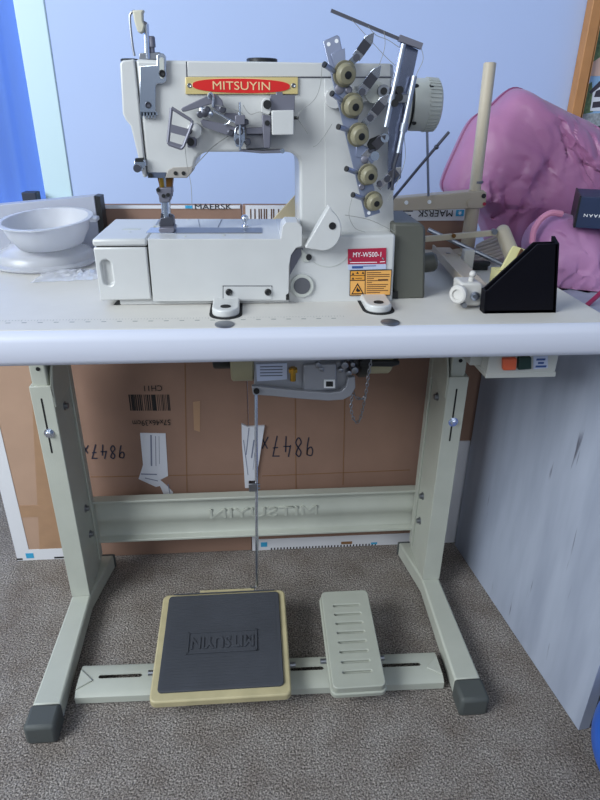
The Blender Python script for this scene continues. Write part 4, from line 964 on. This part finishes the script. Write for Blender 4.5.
# hand-written marker numbers (upside down)
GL = {'9': [[(.75, .9), (.3, .95), (.15, .7), (.35, .5), (.7, .65), (.75, .9), (.7, .4), (.55, 0)]],
      '8': [[(.75, .85), (.4, 1), (.2, .75), (.5, .52), (.75, .25), (.45, 0), (.18, .25), (.5, .52), (.75, .85)]],
      '4': [[(.35, 1), (.15, .45), (.8, .45)], [(.65, .75), (.6, 0)]], '7': [[(.1, .95), (.8, .95), (.4, 0)], [(.25, .5), (.75, .52)]],
      'x': [[(.2, .55), (.75, .0)], [(.75, .55), (.2, .0)]]}
def handwrite(s, u_right, u_left, v, hpx, parent):
    mb = MB(); n = len(s); stp = (u_right-u_left)/n
    for i, ch_ in enumerate(s):
        for st in GL[ch_]:
            pts = [on(u_right-(i+.08+.85*x)*stp, v-hpx/2+z*hpx+.6*i*.3, y=yb-.0006) for x, z in st]
            pts = smooth_line(pts, 4) if ch_ in '98' else pts
            for k in range(len(pts)-1): mb.bar(pts[k], pts[k]+(pts[k+1]-pts[k])*1.12, .0028, .0006)
    mb.build('handwriting', 'marker', parent, smooth=0)
handwrite('9847x', 126, 81, 452, 13, BB); handwrite('9847x', 315, 259, 447, 19, BC)
# creases, tape
mat('crease', '85603f', .9)
cr = MB()
for a, b_ in (((185, 362), (187, 492)), ): cr.bar(on(*a, y=yb-.0004), on(*b_, y=yb-.0004), .0016, .0006)
cr.bar(on(0, 480, y=yb-.0004)+Vector((.2, 0, 0)), Vector((-.02, yb-.0004, on(200, 476).z)), .0015, .0006); cr.build('crease', 'crease', BB, smooth=0)
cr = MB()
for a, b_ in (((295, 362), (296, 490)), ((345, 392), (343, 485)), ((262, 476), (410, 470))): cr.bar(on(*a, y=yb-.0004), on(*b_, y=yb-.0004), .0016, .0006)
cr.build('crease', 'crease', BC, smooth=0)
MB().prism(PX([(30, 362), (48, 362), (62, 556), (40, 556)], yb-.0006), yb-.0006, yb).build('tape_strip', 'tape', BA, smooth=0)
MB().prism(PX([(6, 506), (64, 505), (64, 516), (8, 518)], yb-.0008), yb-.0008, yb).build('tape_strip', 'tape', BA, smooth=0)
MB().prism(PX([(193, 402), (200, 401), (200, 432), (194, 430)], yb-.0006), yb-.0006, yb).build('tape_strip', 'tape', BB, smooth=0)
# carrier marks on the white borders
def marks(parent, u, v, flip, h, wd, logo_u, lh):
    ux, uy = (-FX, -UZ) if flip else (FX, UZ)
    text('print', 'MAERSK', h, on(u, v), ux, uy, 'ink', parent, .0001, width=wd)
    for l_ in (logo_u if isinstance(logo_u, tuple) else (logo_u,)):
        p = on(l_, v); MB().box(p.x-lh, p.x+lh, yb-.0018, yb-.001, p.z-lh*.75, p.z+lh*.75).build('logo', 'blue_logo', parent, smooth=0)
marks(BC, 435.5, 213, True, .018, wid(418, 453, 213), 460, .008)
marks(BB, 213, 207, False, .014, wid(195, 232, 207), (187, 190.5), .0035)
c = on(460, 213); MB().prism([(c.x+.004*math.cos(a_*PI/3.5)*(1 if k_ else .4)*1.3, c.z+.004*math.sin(a_*PI/3.5)*(1 if k_ else .4)*1.3) for a_ in range(7) for k_ in (1, 0)], yb-.0022, yb-.001).build('logo_star', 'white_print', BC, smooth=0)
tl = MB()
for u0, u1, v in ((388, 413, 211), (388, 411, 215.5)):
    A = on(u0, v); B_ = on(u1, v); tl.box(A.x, B_.x, yb-.0016, yb, A.z-.0012, A.z+.0012)
tl.build('print', 'ink', BC, smooth=0)
tl = MB(); u = 250
while u < 289: tl.box(on(u, 210).x, on(u+1.2, 210).x, yb-.0018, yb, on(u, 219).z, on(u, 209).z); u += random.choice((2.2, 3, 4.2, 5))
tl.build('barcode', 'brown_ink', BC, smooth=0)
p = on(30, 557); MB().box(p.x-.009, p.x+.009, yb-.0018, yb-.001, max(p.z-.004, .003), p.z+.011).build('logo', 'blue_logo', BA, smooth=0)
for u0, u1 in ((16, 22), (54, 66)):
    MB().box(on(u0, 557).x, on(u1, 557).x, yb-.0016, yb-.001, .002, .007).build('print', 'ink', BA, smooth=0)
for u in (374, 264):
    p = on(u, 545); MB().box(p.x-.008, p.x+.008, yb-.0018, yb-.001, max(p.z-.006, .004), p.z+.008).build('logo', 'blue_logo', BC, smooth=0)
tl = MB()
for k in range(34): tl.box(.03+k*.008, .0335+k*.008, yb-.0016, yb-.001, .0, .006)
for k in range(7): tl.box(.385+k*.007, .389+k*.007, yb-.0016, yb-.001, .006, .018)
tl.build('print', 'ink', BC, smooth=0)
p = on(347, 550); MB().box(p.x-.016, p.x+.012, yb-.0018, yb-.001, .008, .016).build('smudge', 'crease', BC, smooth=0)

# ------------------------------------------------------------------ desk on the right with the bags
DK = thing('desk', 'desk with whitewashed wood side panel at the right of the sewing table', 'desk', (.9, .4, 0))
a0, a1 = Vector((.499, .462, 0)), Vector((.5645, -.052, 0))
dd = (a1-a0).normalized(); nn = Vector((-dd.y, dd.x, 0)); nn = nn if nn.x > 0 else -nn
DH = .690
MB().hexa([a0, a1, a1+nn*.022, a0+nn*.022], [p_+UZ*DH for p_ in (a0, a1, a1+nn*.022, a0+nn*.022)]).build('side_panel', 'washed_wood', DK, bevel=.0008)
a0b = a0-dd*.37
tops = [a0b-nn*.0, a1-dd*.01, Vector((1.5, a1.y+.11, 0)), Vector((1.5, .86, 0))]
tops[0] = Vector((.515, .86, 0)); tops = [tops[1], tops[2], tops[3], tops[0]]
MB().hexa([p_+UZ*DH for p_ in tops], [p_+UZ*(DH+.02) for p_ in tops]).build('desktop', 'washed_wood', DK, bevel=.001)
MB().box(1.47, 1.495, .08, .85, 0, DK.location.z+DH).build('side_panel', 'washed_wood', DK, bevel=.001)
MB().box(.56, 1.47, .62, .64, .1, DH).build('back_panel', 'washed_wood', DK, bevel=.001)

def puff(px, y, dy, z_min, amp, fscale, seed, rings=70, seg=260):
    """a stuffed bag: silhouette ring in (x, z) at depth y, puffed dy to both sides and crumpled"""
    ring = smooth_line([at(u, v, y=y) for u, v in px]+[at(*px[0], y=y)], 10)[:-1]
    L = [0]
    for i in range(len(ring)): L.append(L[-1]+(ring[(i+1) % len(ring)]-ring[i]).length)
    pts = []
    for k in range(seg):
        t = L[-1]*k/seg; i = max(j for j in range(len(ring)) if L[j] <= t); f_ = (t-L[i])/max(L[i+1]-L[i], 1e-9)
        pts.append(ring[i].lerp(ring[(i+1) % len(ring)], f_))
    c = sum(pts, Vector())/seg; mb = MB()
    def facet(p_, sc):
        dd_, pp2 = noise.voronoi(p_*sc)
        def tilt(cp_):
            hv = Vector((noise.cell(cp_*13.1), noise.cell(cp_*17.7+Vector((3, 1, 2))), noise.cell(cp_*11.3+Vector((9, 4, 7)))))
            return (p_*sc-cp_).dot(hv)+.35*noise.cell(cp_*7.7)
        w_ = .5+.5*min(1, (dd_[1]-dd_[0])/.22)
        return w_*tilt(pp2[0])+(1-w_)*tilt(pp2[1])-.25*math.exp(-(dd_[1]-dd_[0])*9)
    def rid(q):
        wq = q+Vector((noise.noise(q*7+Vector((seed, 0, 0))), noise.noise(q*6), noise.noise(q*7+Vector((0, seed, 3)))))*.03
        wq = Vector((wq.x*1.25+wq.z*.35, wq.y*.6, wq.z*.8-wq.x*.2))+Vector((seed, seed, 0))
        m_ = max(.12, min(1, .55+1.6*noise.noise(q*4.5+Vector((seed, 2, 1)))-(q.z-.86)*5))
        return .6+(facet(wq, fscale)+.5*facet(wq, fscale*2.2))*m_
    for side in (-1, 1):
        for r_ in range(rings+1):
            s_ = 1-r_/rings
            for p_ in pts:
                q = c.lerp(p_, math.sin(s_*PI/2) if s_ < 1 else 1)
                h = math.cos(s_*PI/2)**.75*dy if s_ < 1 else 0
                q = q+Vector((0, side*h, 0))
                e_ = min(1, r_/15)
                q = q+Vector((.25*noise.noise(q*fscale*1.5), side, .25*noise.noise(q*fscale*1.3+Vector((5, 5, 5)))))*(amp*(rid(q)-.6)*e_)
                q.z = max(q.z, z_min); mb.v.append(q)
    n = (rings+1)*seg
    for si in range(2):
        for r_ in range(rings):
            for k in range(seg):
                a, b_, c_, d_ = [si*n+x for x in (r_*seg+k, r_*seg+(k+1) % seg, (r_+1)*seg+(k+1) % seg, (r_+1)*seg+k)]
                mb.f.append((a, b_, c_, d_))
    return mb
pk = puff([(444, 192), (443, 181), (456, 150), (471, 121), (490, 107), (513, 88.5), (536, 98), (560, 110), (582, 120), (604, 134), (660, 170), (690, 240), (640, 290), (560, 285), (500, 262), (476, 214)], .60, .13, DH+.021, .030, 13, 3.1)
B1 = thing('satin_bag', 'large crumpled mauve satin bag against the back wall', 'bag', (.60, .60, DH+.02))
pk.build('body', 'bag_pink', B1, smooth=40)
hem = smooth_line([at(u, v, y=.60) for u, v in ((446, 194), (443, 181), (456, 150), (471, 121), (490, 107), (513, 88.5), (536, 98), (560, 110), (582, 120), (604, 134))], 6)
MB().tube(hem, .003, 6).build('hem', 'bag_hem', B1)
pk2 = puff([(520, 300), (524, 262), (531, 238), (541, 222), (556, 213), (576, 216), (606, 225), (650, 236), (690, 290), (660, 340), (610, 342), (560, 330)], .37, .09, DH+.021, .020, 15, 8.2)
B2 = thing('plastic_carrier_bag', 'smaller pink tied bag in front of the large mauve bag', 'bag', (.62, .40, DH+.02))
pk2.build('body', 'bag_pink_light', B2, smooth=40)
MB().tube(smooth_line([at(u, v, y=.335) for u, v in ((532, 243), (534, 230), (541, 219), (551, 213), (562, 214))], 6), [.003]+[.0065]*22+[.004]*3 if False else .0055, 8).build('gathered_rim', 'bag_rim', B2)
MB().tube([at(585, 307, y=.20), at(603, 291, y=.23)], .004, 8).build('cord', 'bag_cord', B2)
NB = thing('shoe_box', 'dark navy lidded box with white lettering resting on the pink bags', 'box', (.66, .33, .80))
A = at(574.8, 227.5, y=.30); a_ = math.radians(24); ux = Vector((math.cos(a_), -math.sin(a_), 0)); uy = Vector((math.sin(a_), math.cos(a_), 0))
hz = at(581.5, 196.5, y=.30).z-A.z
MB().hexa([A, A+ux*.16, A+ux*.16+uy*.12, A+uy*.12], [p_+UZ*hz for p_ in (A, A+ux*.16, A+ux*.16+uy*.12, A+uy*.12)]).build('body', 'navy', NB, bevel=.001)
B_ = A-ux*.0025-uy*.001
MB().hexa([B_, B_+ux*.0028, B_+ux*.0028+uy*.12, B_+uy*.12], [p_+UZ*(hz+.001) for p_ in (B_, B_+ux*.0028, B_+ux*.0028+uy*.12, B_+uy*.12)]).build('edge', 'black', NB)
c = A+ux*.041+UZ*hz*.42-uy*.0004
text('lettering', 'COLE HAAN', .0072, c, -ux, -UZ, 'white_print', NB, .0002, space=1.25, width=.062)

# ------------------------------------------------------------------ picture on the wall
PF = thing('framed_picture', 'wood framed photograph of a house hanging at the upper right', 'picture', (1.0, .885, .90))
fx0 = at(570, 112, y=.868).x+.006; fx1 = fx0+.026
MB().box(fx0, fx1, .868, .899, .86, 1.36).box(fx1, 1.00, .868, .899, .86, .886).box(fx1, 1.00, .868, .899, 1.334, 1.36).box(1.00, 1.026, .868, .899, .86, 1.36).build('frame', 'frame_wood', PF, bevel=.002)
yp = .885
MB().box(fx1-.004, 1.004, yp, .897, .88, 1.34).build('photo', mat('photo_sky', '8fb4d6', .4), PF)
def ph(name, px, m, dz=0): MB().prism(PX(px, yp-.0006-dz), yp-.0008-dz, yp).build(name, m, PF, smooth=0)
mat('photo_green', '5f7650', .6, noise_amt=.5, noise_scale=120); mat('photo_white', 'd9dbe0', .6); mat('photo_dark', '3c3640', .6); mat('photo_grey', '9aa0a4', .6, noise_amt=.4, noise_scale=150); mat('photo_skin', 'cfae9e', .6)
ph('dark_tree', [(596, 26), (596, 5), (668, 5), (668, 26)], mat('photo_maroon', '3a2b2e', .6, noise_amt=.4, noise_scale=90))
ph('trees', [(589, 64), (594, 28), (668, 28), (668, 64)], 'photo_green')
ph('hand', [(588, 76), (590, 64), (602, 56), (668, 56), (668, 76)], 'photo_skin', .0002)
ph('trees', [(580, 115), (585, 86), (592, 82), (593, 112)], 'photo_green', .0004)
ph('house', [(590, 111), (593, 91), (601, 83), (668, 83), (668, 111)], 'photo_white', .0006)
ph('roof', [(589, 92), (600, 81), (668, 79), (668, 84), (601, 86), (591, 94)], 'photo_dark', .0008)
for q in ([(594, 97), (596, 91), (601, 89), (606, 92), (606, 97)], [(592, 108), (593, 102), (602, 101), (602, 107)]): ph('window_pane', q, 'photo_dark', .0009)
ph('road', [(578, 128), (580, 114), (668, 110), (668, 128)], 'photo_grey', .0004)
ph('foreground', [(576, 140), (578, 126), (668, 126), (668, 140)], 'photo_white', .0004)

# ------------------------------------------------------------------ blue ball at the lower right
MB().ball((.628, -.168, .110), .110, 40, 24).top('exercise_ball', 'blue_ball', 'blue ball on the carpet at the lower right corner', 'ball', smooth=180)
